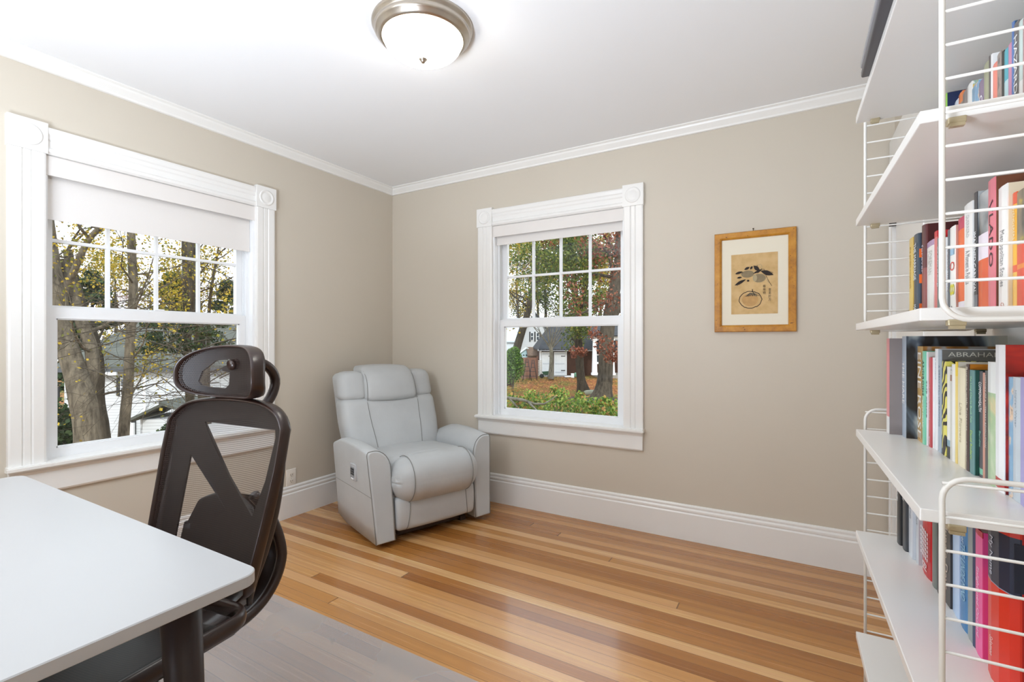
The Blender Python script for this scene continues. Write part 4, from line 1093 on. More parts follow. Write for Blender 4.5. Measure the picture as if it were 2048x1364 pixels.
def grow(mb, p, d, L, r, lev, rng, tips, spread=.6, n=6, bend=.25, upb=.12, kids=(2, 4), kr=.6):
    pts = [p]; rr = [r]; st = 5
    for i in range(st):
        d = (d+V((rng.gauss(0, bend), rng.gauss(0, bend), rng.gauss(0, bend)+upb))*.5).normalized()
        p = p+d*L/st; pts.append(p); rr.append(max(.002, r*(1-.75*(i+1)/st)))
    mb.tube(pts, rr, n, caps=False)
    if lev <= 0:
        tips.append(pts[-1]); tips.append(pts[-3]); return
    for k in range(rng.randint(*kids)):
        i = rng.randint(2, st); q = pts[i]
        nd = (d+V((rng.gauss(0, spread), rng.gauss(0, spread), rng.gauss(0, spread)))).normalized()
        grow(mb, q, nd, L*kr*rng.uniform(.7, 1.15), rr[i]*.75, lev-1, rng, tips, spread, max(3, n-1), bend, upb, kids, kr)
def tree(name, label, trunks, bmat, seed, branches=10, blen=2.5, lev=2, leaves=0, lmat=None, lsize=.1, lrad=.5, group=None, cat='tree', frm=.35, spread=.6, upb=.12, extra=(), part='foliage', kids=(2, 4), brad=None, flat=1.0):
    rng = random.Random(seed); base = trunks[0][0][0]
    base = V(base); t = thing(name, label, cat, base, 0, group); T = Matrix.Translation(-base)
    mb = MB(); tips = []
    for pts, rr in trunks:
        P_ = smooth([tuple(V(p)) + (r,) for p, r in zip(pts, rr)], 2)
        mb.tube([p[:3] for p in P_], [p[3] for p in P_], 14)
        n = len(P_)
        for k in range(branches):
            i = int(n*(frm+(1-frm)*rng.random())); i = min(n-1, i); p = V(P_[i][:3])
            a = rng.uniform(0, 2*pi); d = V((cos(a), sin(a), rng.uniform(.1, .9))).normalized()
            grow(mb, p, d, blen*rng.uniform(.5, 1.2), (brad or P_[i][3]*.4), lev, rng, tips, spread, 5, upb=upb, kids=kids)
    m2 = MB(); m2.v = [tuple(V(v)-base) for v in mb.v]; m2.f = mb.f; m2.m = mb.m; m2.sm = mb.sm
    m2.build('trunk', bmat, t)
    if leaves:
        lb = MB(); cs = [(p-base, 1) for p in tips] + [(V(c)-base, r/lrad) for c, r in extra]
        if extra and not tips: cs = [(V(c)-base, r/lrad) for c, r in extra]
        leafquads(lb, cs, leaves, lrad, lsize, rng, flat); f = lb.build(part, lmat, t); 
    return t
# ground
def gz(x, y):
    return GZ - 1.35*max(0, min(1, (-x-1)/8))*max(0, min(1, (34-y)/18))
mb = MB(); N_ = 60; vs = []
for j in range(N_+1):
    for i in range(N_+1):
        x = -70+110*i/N_; y = -18+110*j/N_; vs.append((x, y, gz(x, y)))
mb.add(vs, [(j*(N_+1)+i, j*(N_+1)+i+1, (j+1)*(N_+1)+i+1, (j+1)*(N_+1)+i) for j in range(N_) for i in range(N_)], 0, True)
o = mb.build('lawn', grassmat()); o['kind'] = 'structure'
rng = random.Random(3); mb = MB()
for _ in range(5200):
    px = rng.uniform(1015, 1245); d = rng.uniform(15, 43) if rng.random() < .6 else rng.uniform(30, 43)
    p = gx(px, d, GZ+.02); a = rng.uniform(0, 6.28); s = rng.uniform(.05, .11)
    mb.add([p+V((cos(a)*s, sin(a)*s, rng.uniform(0, .04))), p+V((-sin(a)*s*.6, cos(a)*s*.6, .01)), p-V((cos(a)*s, sin(a)*s, -.02)), p-V((-sin(a)*s*.6, cos(a)*s*.6, -.03))], [(0, 1, 2, 3)])
o = mb.build('fallen_leaves', leafmat('fallen_leaves_mix', ['#a8643c', '#8a4c2c', '#c08048', '#d0a850', '#7a4428', '#b8744c'])); tag(o, 'brown and yellow fallen leaves scattered over the back lawn', 'leaves', kind='stuff')
# frames that face the viewer's side of the garden
def face(px, d, z=GZ, rot=0):
    p = gx(px, d, z); return p, TH+rot
def siding(name, c, pitch=.12, rough=.6, dark=.7):
    t = NT(name); sp = t.n('ShaderNodeSeparateXYZ'); t.l(t.obj(), sp.inputs[0]); f = t.math('FRACT', t.math('DIVIDE', sp.outputs[2], pitch))
    ln = t.math('LESS_THAN', f, .1); c2 = tuple(v*dark for v in lin(c)[:3])+(1,)
    base = t.mix(t.noise(3), lin(c), tuple(min(1, v*1.05) for v in lin(c)[:3])+(1,))
    p = t.pr(t.mix(ln, base, c2), rough); t.bump(f, p, .5, .02); return t.done(p.outputs[0])
def shingles(name, c0, c1, s=3.2):
    t = NT(name); b = t.n('ShaderNodeTexBrick'); b.inputs['Scale'].default_value = s; b.inputs['Color1'].default_value = lin(c0); b.inputs['Color2'].default_value = lin(c1); b.inputs['Mortar'].default_value = tuple(v*.5 for v in lin(c0)[:3])+(1,)
    b.inputs['Mortar Size'].default_value = .02; b.inputs['Brick Width'].default_value = .9; b.inputs['Row Height'].default_value = .5
    sp = t.n('ShaderNodeSeparateXYZ'); t.l(t.obj(), sp.inputs[0]); cv = t.n('ShaderNodeCombineXYZ'); t.l(sp.outputs[0], cv.inputs[0]); t.l(t.math('ADD', sp.outputs[2], t.math('MULTIPLY', sp.outputs[1], .3)), cv.inputs[1]); t.l(cv.outputs[0], b.inputs['Vector'])
    c = t.mix(.5, b.outputs[0], t.mix(t.noise(1.5, detail=5), lin(c0), lin(c1))); p = t.pr(c, .85, spec=.15); return t.done(p.outputs[0])
ROOFD = shingles('charcoal_roof_shingles', '#303236', '#46484c'); ROOFG = shingles('grey_blue_roof_shingles', '#4e504c', '#64665f'); BRSH = shingles('brown_wall_shingles', '#38241c', '#4c3228', 3.6)
WSID = siding('white_clapboard', '#c9cdd2', dark=.55); WTR = M('#eceef0', .5); DKM = M('#1f2226', .5)
GL = M('#39424c', .12, spec=.7)
# garage
p, rz = face(1150, 44); k = 44/FPX
g = thing('garage', 'brown shingled garage with a dark roof and white double doors beyond the lawn', 'garage', p, rz)
X = lambda px: (px-1150)*k
Z = lambda py: (682-py)*k+CAM.z-GZ
def part(name, mat, root, *boxes):
    mb = MB()
    for a, b in boxes: mb.box(a, b)
    return mb.build(name, mat, root)
part('wall', BRSH, g, ((X(1081), .0, 0), (X(1300), 6, Z(702))))
part('corner_board', WTR, g, ((X(1079), -.03, 0), (X(1083), .1, Z(701))), ((X(1131), -.05, 0), (X(1133.5), 0, Z(703))))
part('fascia', WTR, g, ((X(1075), -.75, Z(701.5)), (X(1302), -.68, Z(698))), ((X(1075), -.75, Z(701.5)), (X(1302), 0, Z(701))))
mb = MB(); e0, e1 = -.75, 5.5; zt = Z(650)+.55
vs = [(X(1076), e0, Z(698)), (X(1302), e0, Z(698)), (X(1302), e1, zt), (X(1114), e1, zt), (X(1076), e1+6, Z(698))]
mb.add(vs+[(v[0], v[1], v[2]-.12) for v in vs], [(0, 1, 2, 3), (0, 3, 4), (9, 8, 5), (8, 7, 6, 5), (0, 5, 6, 1), (0, 4, 9, 5)]); mb.build('roof', ROOFD, g)
for a, b in ((1083, 1106), (1107.5, 1131)):
    dd = part('door', WTR, g, ((X(a)+.02, -.10, .03), (X(b)-.02, -.03, Z(704))))
    part('door_rail', M('#c9ced4', .5), dd, *[((X(a)+.1, -.12, z), (X(b)-.1, -.10, z+.09)) for z in (.28, 1.05, 1.95)])
    part('strap_hinge', DKM, dd, *[((X(b)-.42, -.14, z), (X(b)-.05, -.12, z+.07)) for z in (.45, 1.75)])
    mb = MB()
    for i in range(1, 8): mb.box((X(a)+(X(b)-X(a))*i/8-.006, -.105, .1), (X(a)+(X(b)-X(a))*i/8+.006, -.10, 2.0))
    mb.build('board_joints', M('#aeb6be', .6), dd)
w = part('window', WTR, g, ((X(1191), -.06, Z(728)), (X(1203), 0, Z(708)))); part('pane', GL, w, ((X(1192.3), -.07, Z(724)), (X(1201.7), -.05, Z(711))))
part('skylight_frame', WTR, g, ((X(1193), .6, Z(681)), (X(1206), 1.0, Z(673))), ((X(1229), .6, Z(681)), (X(1262), 1.0, Z(673))))
part('slab', M('#8d8880', .9), g, ((X(1078), -1.6, -.1), (X(1140), 0, .05)), ((X(1185), -3.2, -.1), (X(1300), 0, .28)))
for px in (1189, 1224):
    p2, r2 = face(px, 41); c = thing('porch_column', 'tapered white porch column %s' % ('left of the wide grey tree trunk' if px < 1200 else 'right of the wide grey tree trunk'), 'column', p2+V((0, 0, .28)), r2, 'white columns of the garage porch')
    mb = MB(); mb.box((-.26, -.26, 0), (.26, .26, .18)); w0, w1 = .2, .13; h = 2.9
    mb.add([(-w0, -w0, .18), (w0, -w0, .18), (w0, w0, .18), (-w0, w0, .18), (-w1, -w1, h), (w1, -w1, h), (w1, w1, h), (-w1, w1, h)], [(0, 1, 5, 4), (1, 2, 6, 5), (2, 3, 7, 6), (3, 0, 4, 7), (4, 5, 6, 7)])
    mb.box((-.2, -.2, h), (.2, .2, h+.15)); mb.build('shaft', WTR, c)
p2, r2 = face(1240, 41); pr_ = thing('porch_roof', 'dark shingled roof edge with white beam over the porch columns', 'roof', p2+V((0, 0, 3.32)), r2)
part('beam', WTR, pr_, ((-2.5, -.2, .0), (3.5, .2, .22)))
mb = MB(); vs = [(-2.7, -.5, .2), (3.7, -.5, .2), (3.7, 3.0, 1.0), (-2.7, 3.0, 1.0)]; mb.add(vs+[(a, b, c+.12) for a, b, c in vs], [(0, 3, 2, 1), (4, 5, 6, 7), (0, 1, 5, 4), (3, 0, 4, 7), (1, 2, 6, 5), (2, 3, 7, 6)]); mb.build('roof_slope', ROOFD, pr_)
# white gabled house behind
p, rz = face(1052, 66); k2 = 66/FPX
h = thing('gabled_house', 'white clapboard gable with a pair of dark-shuttered windows, far behind the garage', 'house', p, rz)
X2 = lambda px: (px-1052)*k2
Z2 = lambda py: (682-py)*k2+CAM.z-GZ
mb = MB(); a0, a1 = X2(1034), X2(1112); ap_ = (X2(1070), Z2(628)); zz = Z2(688)
vs = [(a0, 0, 0), (a1, 0, 0), (a1, 0, zz), (ap_[0], 0, ap_[1]), (a0, 0, zz)]
mb.add(vs+[(x, 9, z) for x, y, z in vs], [(0, 1, 2, 3, 4), (9, 8, 7, 6, 5), (0, 4, 9, 5), (1, 6, 7, 2)]); mb.build('wall', WSID, h)
mb = MB()
for (xa, za), (xb, zb_) in (((a0-.5, zz-.55), ap_), (ap_, (a1+.5, zz-.6))):
    mb.add([(xa, -.5, za), (xb, -.5, zb_), (xb, 9.3, zb_), (xa, 9.3, za), (xa, -.5, za+.3), (xb, -.5, zb_+.3), (xb, 9.3, zb_+.3), (xa, 9.3, za+.3)], [(0, 3, 2, 1), (4, 5, 6, 7), (0, 1, 5, 4), (1, 2, 6, 5), (2, 3, 7, 6), (3, 0, 4, 7)])
mb.build('roof', ROOFD, h, fix=True)
for px in (1064, 1075.5):
    w = part('window', WTR, h, ((X2(px-2.6), -.08, Z2(681)), (X2(px+2.6), 0, Z2(665)))); part('pane', GL, w, ((X2(px-2), -.1, Z2(680)), (X2(px+2), -.06, Z2(673.6))), ((X2(px-2), -.1, Z2(672.6)), (X2(px+2), -.06, Z2(666))))
for px in (1059.8, 1069.8, 1080): part('shutter', DKM, h, ((X2(px-1.4), -.12, Z2(683)), (X2(px+1.4), 0, Z2(663.5))))
p, rz = face(1022, 60); hb = thing('grey_roofed_wing', 'low pale house wing with a blue-grey roof at the left edge of the garden view', 'house', p, rz)
k3 = 60/FPX
part('wall', siding('pale_blue_clapboard', '#c4ced6'), hb, ((-5, 0, 0), (.9, 5, 3.0)))
mb = MB(); vs = [(-5.2, -.4, 3.0), (1.2, -.4, 3.0), (.9, 3, 6.0), (-5.2, 3, 6.0)]; mb.add(vs+[(a, b, c+.15) for a, b, c in vs], [(0, 3, 2, 1), (4, 5, 6, 7), (0, 1, 5, 4), (1, 2, 6, 5), (2, 3, 7, 6), (3, 0, 4, 7)]); mb.build('roof', M('#b8c4d0', .5), hb)
# small blue shed
p, rz = face(1054, 54); k4 = 54/FPX; sh = thing('garden_shed', 'small pale blue shed with a low gable behind the brown fence', 'shed', p, rz)
mb = MB(); a0, a1 = -1.0, 1.05; zz = (682-711)*k4+CAM.z-GZ; za = zz+.75
vs = [(a0, 0, 0), (a1, 0, 0), (a1, 0, zz), (0, 0, za), (a0, 0, zz)]; mb.add(vs+[(x, 3, z) for x, y, z in vs], [(0, 1, 2, 3, 4), (9, 8, 7, 6, 5), (0, 4, 9, 5), (1, 6, 7, 2)]); mb.build('wall', siding('sky_blue_boards', '#a9c8d2'), sh)
mb = MB()
for xa, za_, xb, zb_ in ((a0-.2, zz-.1, 0, za+.05), (0, za+.05, a1+.2, zz-.1)):
    mb.add([(xa, -.2, za_), (xb, -.2, zb_), (xb, 3.1, zb_), (xa, 3.1, za_), (xa, -.2, za_+.12), (xb, -.2, zb_+.12), (xb, 3.1, zb_+.12), (xa, 3.1, za_+.12)], [(0, 3, 2, 1), (4, 5, 6, 7), (0, 1, 5, 4), (1, 2, 6, 5), (2, 3, 7, 6), (3, 0, 4, 7)])
mb.build('roof', M('#c8d4d6', .6), sh, fix=True)
part('window_band', DKM, sh, *[((-.75+i*.3, -.05, zz-.02), (-.58+i*.3, .01, zz+.10)) for i in range(6)])
p, rz = face(1078, 52); sb = thing('brown_roofed_shed', 'low shed with a brown shingle roof between the blue shed and the garage', 'shed', p, rz)
part('wall', M('#7a6a5e', .8), sb, ((-1.2, 0, 0), (1.0, 3, 1.6)))
mb = MB(); vs = [(-1.2, -.3, 1.5), (1.1, -.3, 1.5), (1.1, 2.4, 2.35), (-1.3, 2.4, 2.35)]; mb.add(vs+[(a, b, c+.12) for a, b, c in vs], [(0, 3, 2, 1), (4, 5, 6, 7), (0, 1, 5, 4), (1, 2, 6, 5), (2, 3, 7, 6), (3, 0, 4, 7)]); mb.build('roof', shingles('brown_roof_shingles', '#5c4a40', '#74604f'), sb)
# fence, ladder-like trellis, lattice, wheelbarrow
p, rz = face(1058.5, 41); f = thing('fence_panel', 'red-brown board fence panel behind the dark wooden stepladders', 'fence', p, rz)
mb = MB()
for i in range(7): mb.box((-.62+i*.18, 0, 0), (-.62+i*.18+.17, .03, 1.75))
mb.build('boards', M('#8c6250', .8, var=.15, vs=4), f); part('post', M('#7a5444', .8), f, ((.62, -.03, 0), (.74, .08, 1.85)), ((-.72, -.03, 0), (-.62, .08, 1.8)))
p, rz = face(1035, 40); f2 = thing('low_fence_panel', 'low weathered brown board panel beside the round green shrub', 'fence', p, rz)
part('boards', M('#93705e', .8, var=.15, vs=4), f2, *[((-.7+i*.2, .02*i, 0), (-.7+i*.2+.19, .02*i+.03, .45+.04*i)) for i in range(7)])
for px, s, lb in ((1054, 1, 'dark wooden stepladder leaning at the fence, left one of the pair'), (1066, .95, 'dark wooden stepladder by the fence, right one of the pair')):
    p, rz = face(px, 38.5); st = thing('stepladder', lb, 'ladder', p, rz, 'dark stepladders at the brown fence')
    mb = MB(); mb.tube([(-.34*s, 0, 0), (-.06, 0, 1.75*s)], .03, 6); mb.tube([(.34*s, 0, 0), (.06, 0, 1.75*s)], .03, 6); mb.build('rails', DKM, st)
    for zz in (.35, .75, 1.1, 1.45):
        w_ = .34-.28*zz/1.75; mb = MB(); mb.box((-w_, -.03, zz*s), (w_, .05, zz*s+.04)); mb.build('step', DKM, st)
p, rz = face(1078.5, 42.5); lt = thing('lattice_panel', 'pale slatted panel between the brown fence and the garage doors', 'panel', p, rz)
part('slats', M('#c9c2b8', .8), lt, *[((-.3, 0, .1+i*.14), (.25, .03, .19+i*.14)) for i in range(10)])
p, rz = face(1091, 41); wb = thing('wheelbarrow', 'green wheelbarrow parked in front of the left garage door', 'wheelbarrow', p, rz)
mb = MB(); mb.add([(-.3, -.25, .55), (.35, -.25, .6), (.35, .25, .6), (-.3, .25, .55), (-.18, -.16, .3), (.15, -.16, .28), (.15, .16, .28), (-.18, .16, .3)], [(0, 4, 5, 1), (1, 5, 6, 2), (2, 6, 7, 3), (3, 7, 4, 0), (4, 7, 6, 5)]); mb.build('tray', M('#3f6a54', .5), wb)
mb = MB(); mb.lathe([(0, -.04), (.17, -.04), (.19, 0), (.17, .04), (0, .04)], 20, T=Matrix.Translation((-.32, 0, .19)) @ Matrix.Rotation(pi/2, 4, 'X')); mb.build('wheel', DKM, wb)
mb = MB()
for s in (-.2, .2): mb.tube([(-.32, s*.3, .19), (.2, s, .3), (.45, s, .62), (.6, s, .9), (.7, s, .92)], .02, 6); mb.tube([(.2, s, .3), (.22, s, .02)], .02, 6)
mb.build('handles', M('#4a5560', .5), wb)
p, rz = face(1141, 41.5); o = thing('downspout_elbow', 'white length of drainpipe lying by the brown garage wall', 'pipe', p, rz)
mb = MB(); mb.tube([(-.5, 0, .08), (.0, 0, .10), (.12, 0, .14), (.16, 0, .34)], .07, 8); mb.box((.05, -.1, 0), (.3, .1, .38)); mb.build('pipe', WTR, o)
p, rz = face(1153, 42); o = thing('green_bag', 'green and white bag at the foot of the brown garage wall', 'bag', p, rz)
mb = MB(); mb.rbox((-.22, -.15, 0), (.25, .15, .42), .12, n=3, k=4, fn=lambda q: (q[0]*(1-.3*q[2]), q[1], q[2])); mb.build('bag_body', M('#5f8a70', .6, var=.3, vs=5), o)
# trees seen through the window on the back wall
tr = lambda pts: [W(*q) for q in pts]
tree('slender_tree', 'slender bare grey tree with fanned branches in front of the garage doors', [([gx(1102, 40, GZ), W(1103, 725, 40), W(1103, 705, 40), W(1101, 688, 40)], [.26, .17, .16, .12])], BK_G, 11, 0, 1)
rng = random.Random(5); mbt = MB(); tips = []
b0 = W(1102, 700, 40)
for i in range(11):
    a = radians(-62+124*i/10); d = (RT*sin(a)*.55+V((0, 0, 1))*cos(a)+FW*rng.uniform(-.3, .3)).normalized()
    grow(mbt, b0+V((0, 0, rng.uniform(-.2, .4))), d, rng.uniform(2.2, 3.6), .055, 2, rng, tips, .35, 5, .12, .1)
base = bpy.data.objects['slender_tree'].location.copy(); mbt.v = [tuple(V(v)-base) for v in mbt.v]
mbt.build('branches', BK_G, bpy.data.objects['slender_tree'])
tree('dark_trunked_tree', 'dark mossy tree trunk left of the wide grey trunk, with yellow-green leaves', [([gx(1168, 29.5, GZ-.1), W(1163, 765, 29.5), W(1160, 740, 29.5), W(1158, 700, 29.5), W(1155, 650, 29.5), W(1150, 590, 29.5), W(1145, 520, 29.5), W(1138, 440, 29.5)], [.5, .27, .25, .25, .23, .2, .15, .1]), (tr([(1157, 640, 29.5), (1166, 600, 29.5), (1176, 560, 29.7), (1168, 480, 29.8), (1165, 430, 30)]), [.14, .11, .1, .08, .06])], BK_D, 12, 9, 2.4, 1, 13000, LF_YG, .17, .75, frm=.45,
     extra=[(W(1120, 545, 27), 1.3), (W(1150, 560, 27), 1.2), (W(1135, 600, 27), .8), (W(1165, 545, 27), 1.0), (W(1100, 530, 27), 1.1), (W(1150, 640, 28), .8), (W(1158, 660, 28), .6), (W(1060, 535, 28), 1.3), (W(1110, 560, 28), 1.2), (W(1185, 600, 28), .8), (W(1140, 505, 27), 1.3), (W(1070, 570, 28), 1), (W(1085, 500, 28), 1.3), (W(1040, 500, 28), 1), (W(1120, 500, 28), 1.1), (W(1160, 500, 28), 1.2), (W(1175, 540, 28), .9)]*5)
tree('wide_grey_tree', 'wide grey tree trunk leaning right near the mulch bed, with forked upper limbs', [([gx(1203, 26.5, GZ-.15), W(1207, 780, 26.5), W(1211, 750, 26.5), W(1212, 710, 26.5), W(1213, 670, 26.5), W(1219, 630, 26.5), W(1229, 580, 26.5), W(1237, 540, 26.6), W(1240, 480, 26.8), W(1236, 420, 27)], [.75, .46, .40, .40, .40, .36, .32, .28, .24, .2]),
     (tr([(1216, 650, 26.5), (1234, 620, 26.5), (1260, 560, 26.5), (1290, 470, 26.5)]), [.25, .22, .18, .12]), (tr([(1230, 570, 26.5), (1222, 530, 26.3), (1216, 500, 26.2)]), [.12, .08, .05]), (tr([(1222, 600, 26.5), (1195, 610, 26), (1168, 625, 25.5), (1150, 632, 25)]), [.09, .07, .05, .03])], BK_B, 13, 5, 2.2, 1, 3800, LF_R, .15, .55, frm=.7,
     extra=[(W(1205, 690, 24), .5), (W(1228, 700, 24), .5), (W(1222, 715, 24), .35), (W(1150, 703, 24), .32), (W(1166, 705, 24), .25), (W(1190, 668, 24), .4), (W(1200, 490, 25), 1.3), (W(1225, 470, 25), 1.1), (W(1190, 470, 25), 1.1), (W(1215, 520, 25), .9), (W(1100, 480, 26), .6)]*5)
for i, (px, d, hgt, lm, lb, n_) in enumerate([(1035, 74, 17, LF_Y, 'yellow-leaved tree at the left side of the back garden view', 5200), (1075, 80, 19, LF_YG, 'tall yellow-green tree rising behind the blue shed', 6500), (1120, 62, 17, LF_B, 'bare brownish tree rising behind the garage roof', 5200), (1170, 58, 16, LF_YG, 'leafy green tree rising behind the garage, middle of the view', 6000), (1225, 60, 15, LF_Y, 'yellow tree behind the porch roof, right side of the view', 5200), (1200, 75, 20, LF_C, 'dark evergreen far behind the garage', 5500), (1090, 78, 20, LF_C, 'dark evergreen far behind the white gable', 5500)]):
    b = gx(px, d, GZ)
    tree('background_tree', lb, [([b, b+V((.2, 0, hgt*.35)), b+V((-.2, 0, hgt*.7)), b+V((.1, 0, hgt))], [.3, .22, .15, .04])], BK_B, 20+i, 14, hgt*.22, 2, n_, lm, .26, 1.0, group='trees behind the garage', frm=.25)
# leaning trunk at the left of the view
tree('leaning_tree', 'grey tree trunk leaning over the pale house wing, with sparse yellow leaves', [([gx(1018, 34, GZ), W(1031, 705, 34), W(1041, 672, 34), W(1056, 625, 34), W(1070, 560, 34), W(1078, 500, 34)], [.33, .3, .27, .22, .18, .12])], BK_B, 41, 9, 2.5, 2, 2300, LF_Y, .17, .6, frm=.55, extra=[(W(1050, 610, 32), 1.0), (W(1040, 590, 32), 1.2), (W(1030, 655, 32), .6)])
def bush(name, label, cs, n_, lm, size, flat=1.0, cat='shrub', seed=1, stems=()):
    base = V(cs[0][0]); base.z = gz(base.x, base.y); t = thing(name, label, cat, base)
    lb = MB(); leafquads(lb, [(V(c)-base, r) for c, r in cs], n_, 1, size, random.Random(seed), flat); lb.build('foliage', lm, t)
    mb = MB(); rng = random.Random(seed)
    for c, r in cs:
        tp = V(c)-base; mb.tube([(tp.x*.4, tp.y*.4, 0), tuple(tp*.6+V((0, 0, -.1))), tuple(tp)], [.03, .02, .008], 5)
    mb.build('stems', BK_T, t); return t
bush('arborvitae', 'round bright green arborvitae at the left edge of the lawn', [(W(1024+(i%2)*6, 740-i*5, 31), .75-.06*i) for i in range(8)], 6500, LF_A, .12, 1.2, seed=3)
cs = []
rng = random.Random(9)
for i in range(46):
    px = 1000+250*i/45+rng.uniform(-6, 6); py = 822+rng.uniform(-20, 20)+(8 if px > 1160 else 0)-(6 if 1080 < px < 1140 else 0)
    cs.append((W(px, py, rng.uniform(6.5, 9)), rng.uniform(.09, .17)))
for i in range(30):
    px = 990+270*i/29; cs.append((W(px, 850+rng.uniform(-10, 14), rng.uniform(6.3, 8)), .25))
cs.append((W(1108, 780, 8.4), .08)); cs.append((W(1125, 792, 8.4), .13)); cs.append((W(1160, 794, 8.4), .10)); cs.append((W(1060, 792, 8.2), .12)); cs.append((W(1210, 806, 7.5), .10))
bush('juniper_shrub', 'feathery yellow-green juniper shrub just outside the window right of the recliner', cs, 15000, LF_J, .05, 1.1, seed=4)
mb = MB(); b = W(1022, 797, 6.6); pts = [W(990, 792, 6.9), W(1022, 797, 6.6), W(1045, 800, 6.5), W(1068, 808, 6.5), W(1088, 808, 6.5), W(1102, 800, 6.6), W(1112, 792, 6.8)]
mb.tube([p-b for p in pts], [.028, .024, .022, .018, .013, .008, .005], 8); mb.tube([W(1055, 803, 6.5)-b, W(1068, 815, 6.4)-b, W(1082, 830, 6.3)-b], [.016, .012, .01], 6); mb.tube([W(1020, 797, 6.6)-b, W(1035, 815, 6.5)-b], [.016, .012], 6)
o = mb.build('dead_branch', BK_G, loc=b); tag(o, 'bare grey crooked branch lying across the juniper shrub', 'branch')
p, rz = face(1040, 14, GZ+.55); o = thing('garden_railing', 'short black metal railing behind the juniper shrub', 'railing', p, rz)
part('rails', DKM, o, ((-.6, 0, .14), (.3, .03, .18)), ((-.6, 0, -.3), (.3, .03, -.26)))
part('balusters', DKM, o, *[((-.6+i*.09, 0, -.55), (-.585+i*.09, .02, .16)) for i in range(11)])
mb = MB(); c = gx(1205, 25, GZ); rng = random.Random(8)
ring = [c+V((3.2*cos(a/24*2*pi)*(1+rng.uniform(-.1, .1)), 2.0*sin(a/24*2*pi)*(1+rng.uniform(-.1, .1)), .02)) for a in range(24)]
mb.add([p-c for p in ring]+[(0, 0, .10)], [(i, (i+1) % 24, 24) for i in range(24)], 0, True); o = mb.build('mulch_bed', M('#2c2420', .95, var=.3, vs=6, bump=.6, bs=10, bd=.05), loc=c); tag(o, 'dark mulch bed around the foot of the wide grey tree', 'mulch', kind='stuff')
p = gx(1186, 28.5, GZ); mb = MB(); mb.rbox((-.5, -.3, -.1), (.5, .3, .28), .2, n=3, k=4, fn=lambda q: (q[0]+.05*sin(q[1]*9), q[1], q[2]*(1-.3*abs(q[0])))); o = mb.build('garden_rock', M('#8a8a78', .9, var=.2, vs=3), loc=p); tag(o, 'flat grey rock between the two big tree trunks', 'rock')
# ------------------------------------------------------------------ view through the window on the left wall
p, rz = face(330, 21, -3.3, radians(8)); h = thing('white_house', 'white clapboard house with a blue-grey roof seen through the wide left window', 'house', p, rz)
k5 = 21/FPX
X5 = lambda px: (px-330)*k5
Z5 = lambda py: (682-py)*k5+CAM.z+3.3
part('wall', WSID, h, ((X5(150), 0, 0), (X5(560), 6, Z5(736))))
mb = MB(); vs = [(X5(140), -.4, Z5(738)), (X5(570), -.4, Z5(738)), (X5(560), 4.2, Z5(738)+2.35), (X5(190), 4.2, Z5(738)+2.35)]
mb.add(vs+[(a, b, c+.14) for a, b, c in vs], [(0, 3, 2, 1), (4, 5, 6, 7), (0, 1, 5, 4), (1, 2, 6, 5), (2, 3, 7, 6), (3, 0, 4, 7)]); mb.build('roof', ROOFG, h)
part('fascia', M('#4a4e54', .6), h, ((X5(140), -.46, Z5(742)), (X5(570), -.4, Z5(735.5))))
part('corner_board', WTR, h, ((X5(292), -.05, 0), (X5(296), 0, Z5(738))))
part('gutter', WTR, h, ((X5(205), -.5, Z5(748)), (X5(255), -.4, Z5(742))))
for px, y0, y1 in ((258, 790, 755), (263, 872, 838), (128, 800, 770)):
    w = part('window', WTR, h, ((X5(px-7), -.08, Z5(y0)), (X5(px+7), 0, Z5(y1)))); part('pane', GL, w, ((X5(px-5), -.1, Z5(y0-2)), (X5(px+5), -.06, Z5((y0+y1)/2+1))), ((X5(px-5), -.1, Z5((y0+y1)/2-1)), (X5(px+5), -.06, Z5(y1+2))))
    for s in (-1, 1): part('shutter', DKM, h, ((X5(px+s*11-3.5), -.07, Z5(y0)), (X5(px+s*11+3.5), 0, Z5(y1))))
p, rz = face(345, 18.5, -3.3, radians(8)); e = thing('small_porch', 'small grey-shingled porch roof in front of the white house', 'porch', p, rz)
k6 = 18.5/FPX; zz = (682-838)*k6+CAM.z+3.3; za = (682-803)*k6+CAM.z+3.3
mb = MB()
for xa, za_, xb, zb_ in ((-1.15, zz, 0, za), (0, za, 1.15, zz)):
    mb.add([(xa, -.9, za_), (xb, -.2, zb_), (xb, 1.6, zb_), (xa, 1.6, za_), (xa, -.9, za_+.1), (xb, -.2, zb_+.1), (xb, 1.6, zb_+.1), (xa, 1.6, za_+.1)], [(0, 3, 2, 1), (4, 5, 6, 7), (0, 1, 5, 4), (1, 2, 6, 5), (2, 3, 7, 6), (3, 0, 4, 7)])
mb.build('roof', ROOFG, e, fix=True); part('wall', WSID, e, ((-.95, -.3, 0), (.95, 1.6, zz+.05)))
part('post', WTR, e, ((-1.0, -.8, 0), (-.9, -.7, zz)), ((.9, -.8, 0), (1.0, -.7, zz)))
TW = dict(kids=(2, 4), spread=.7)
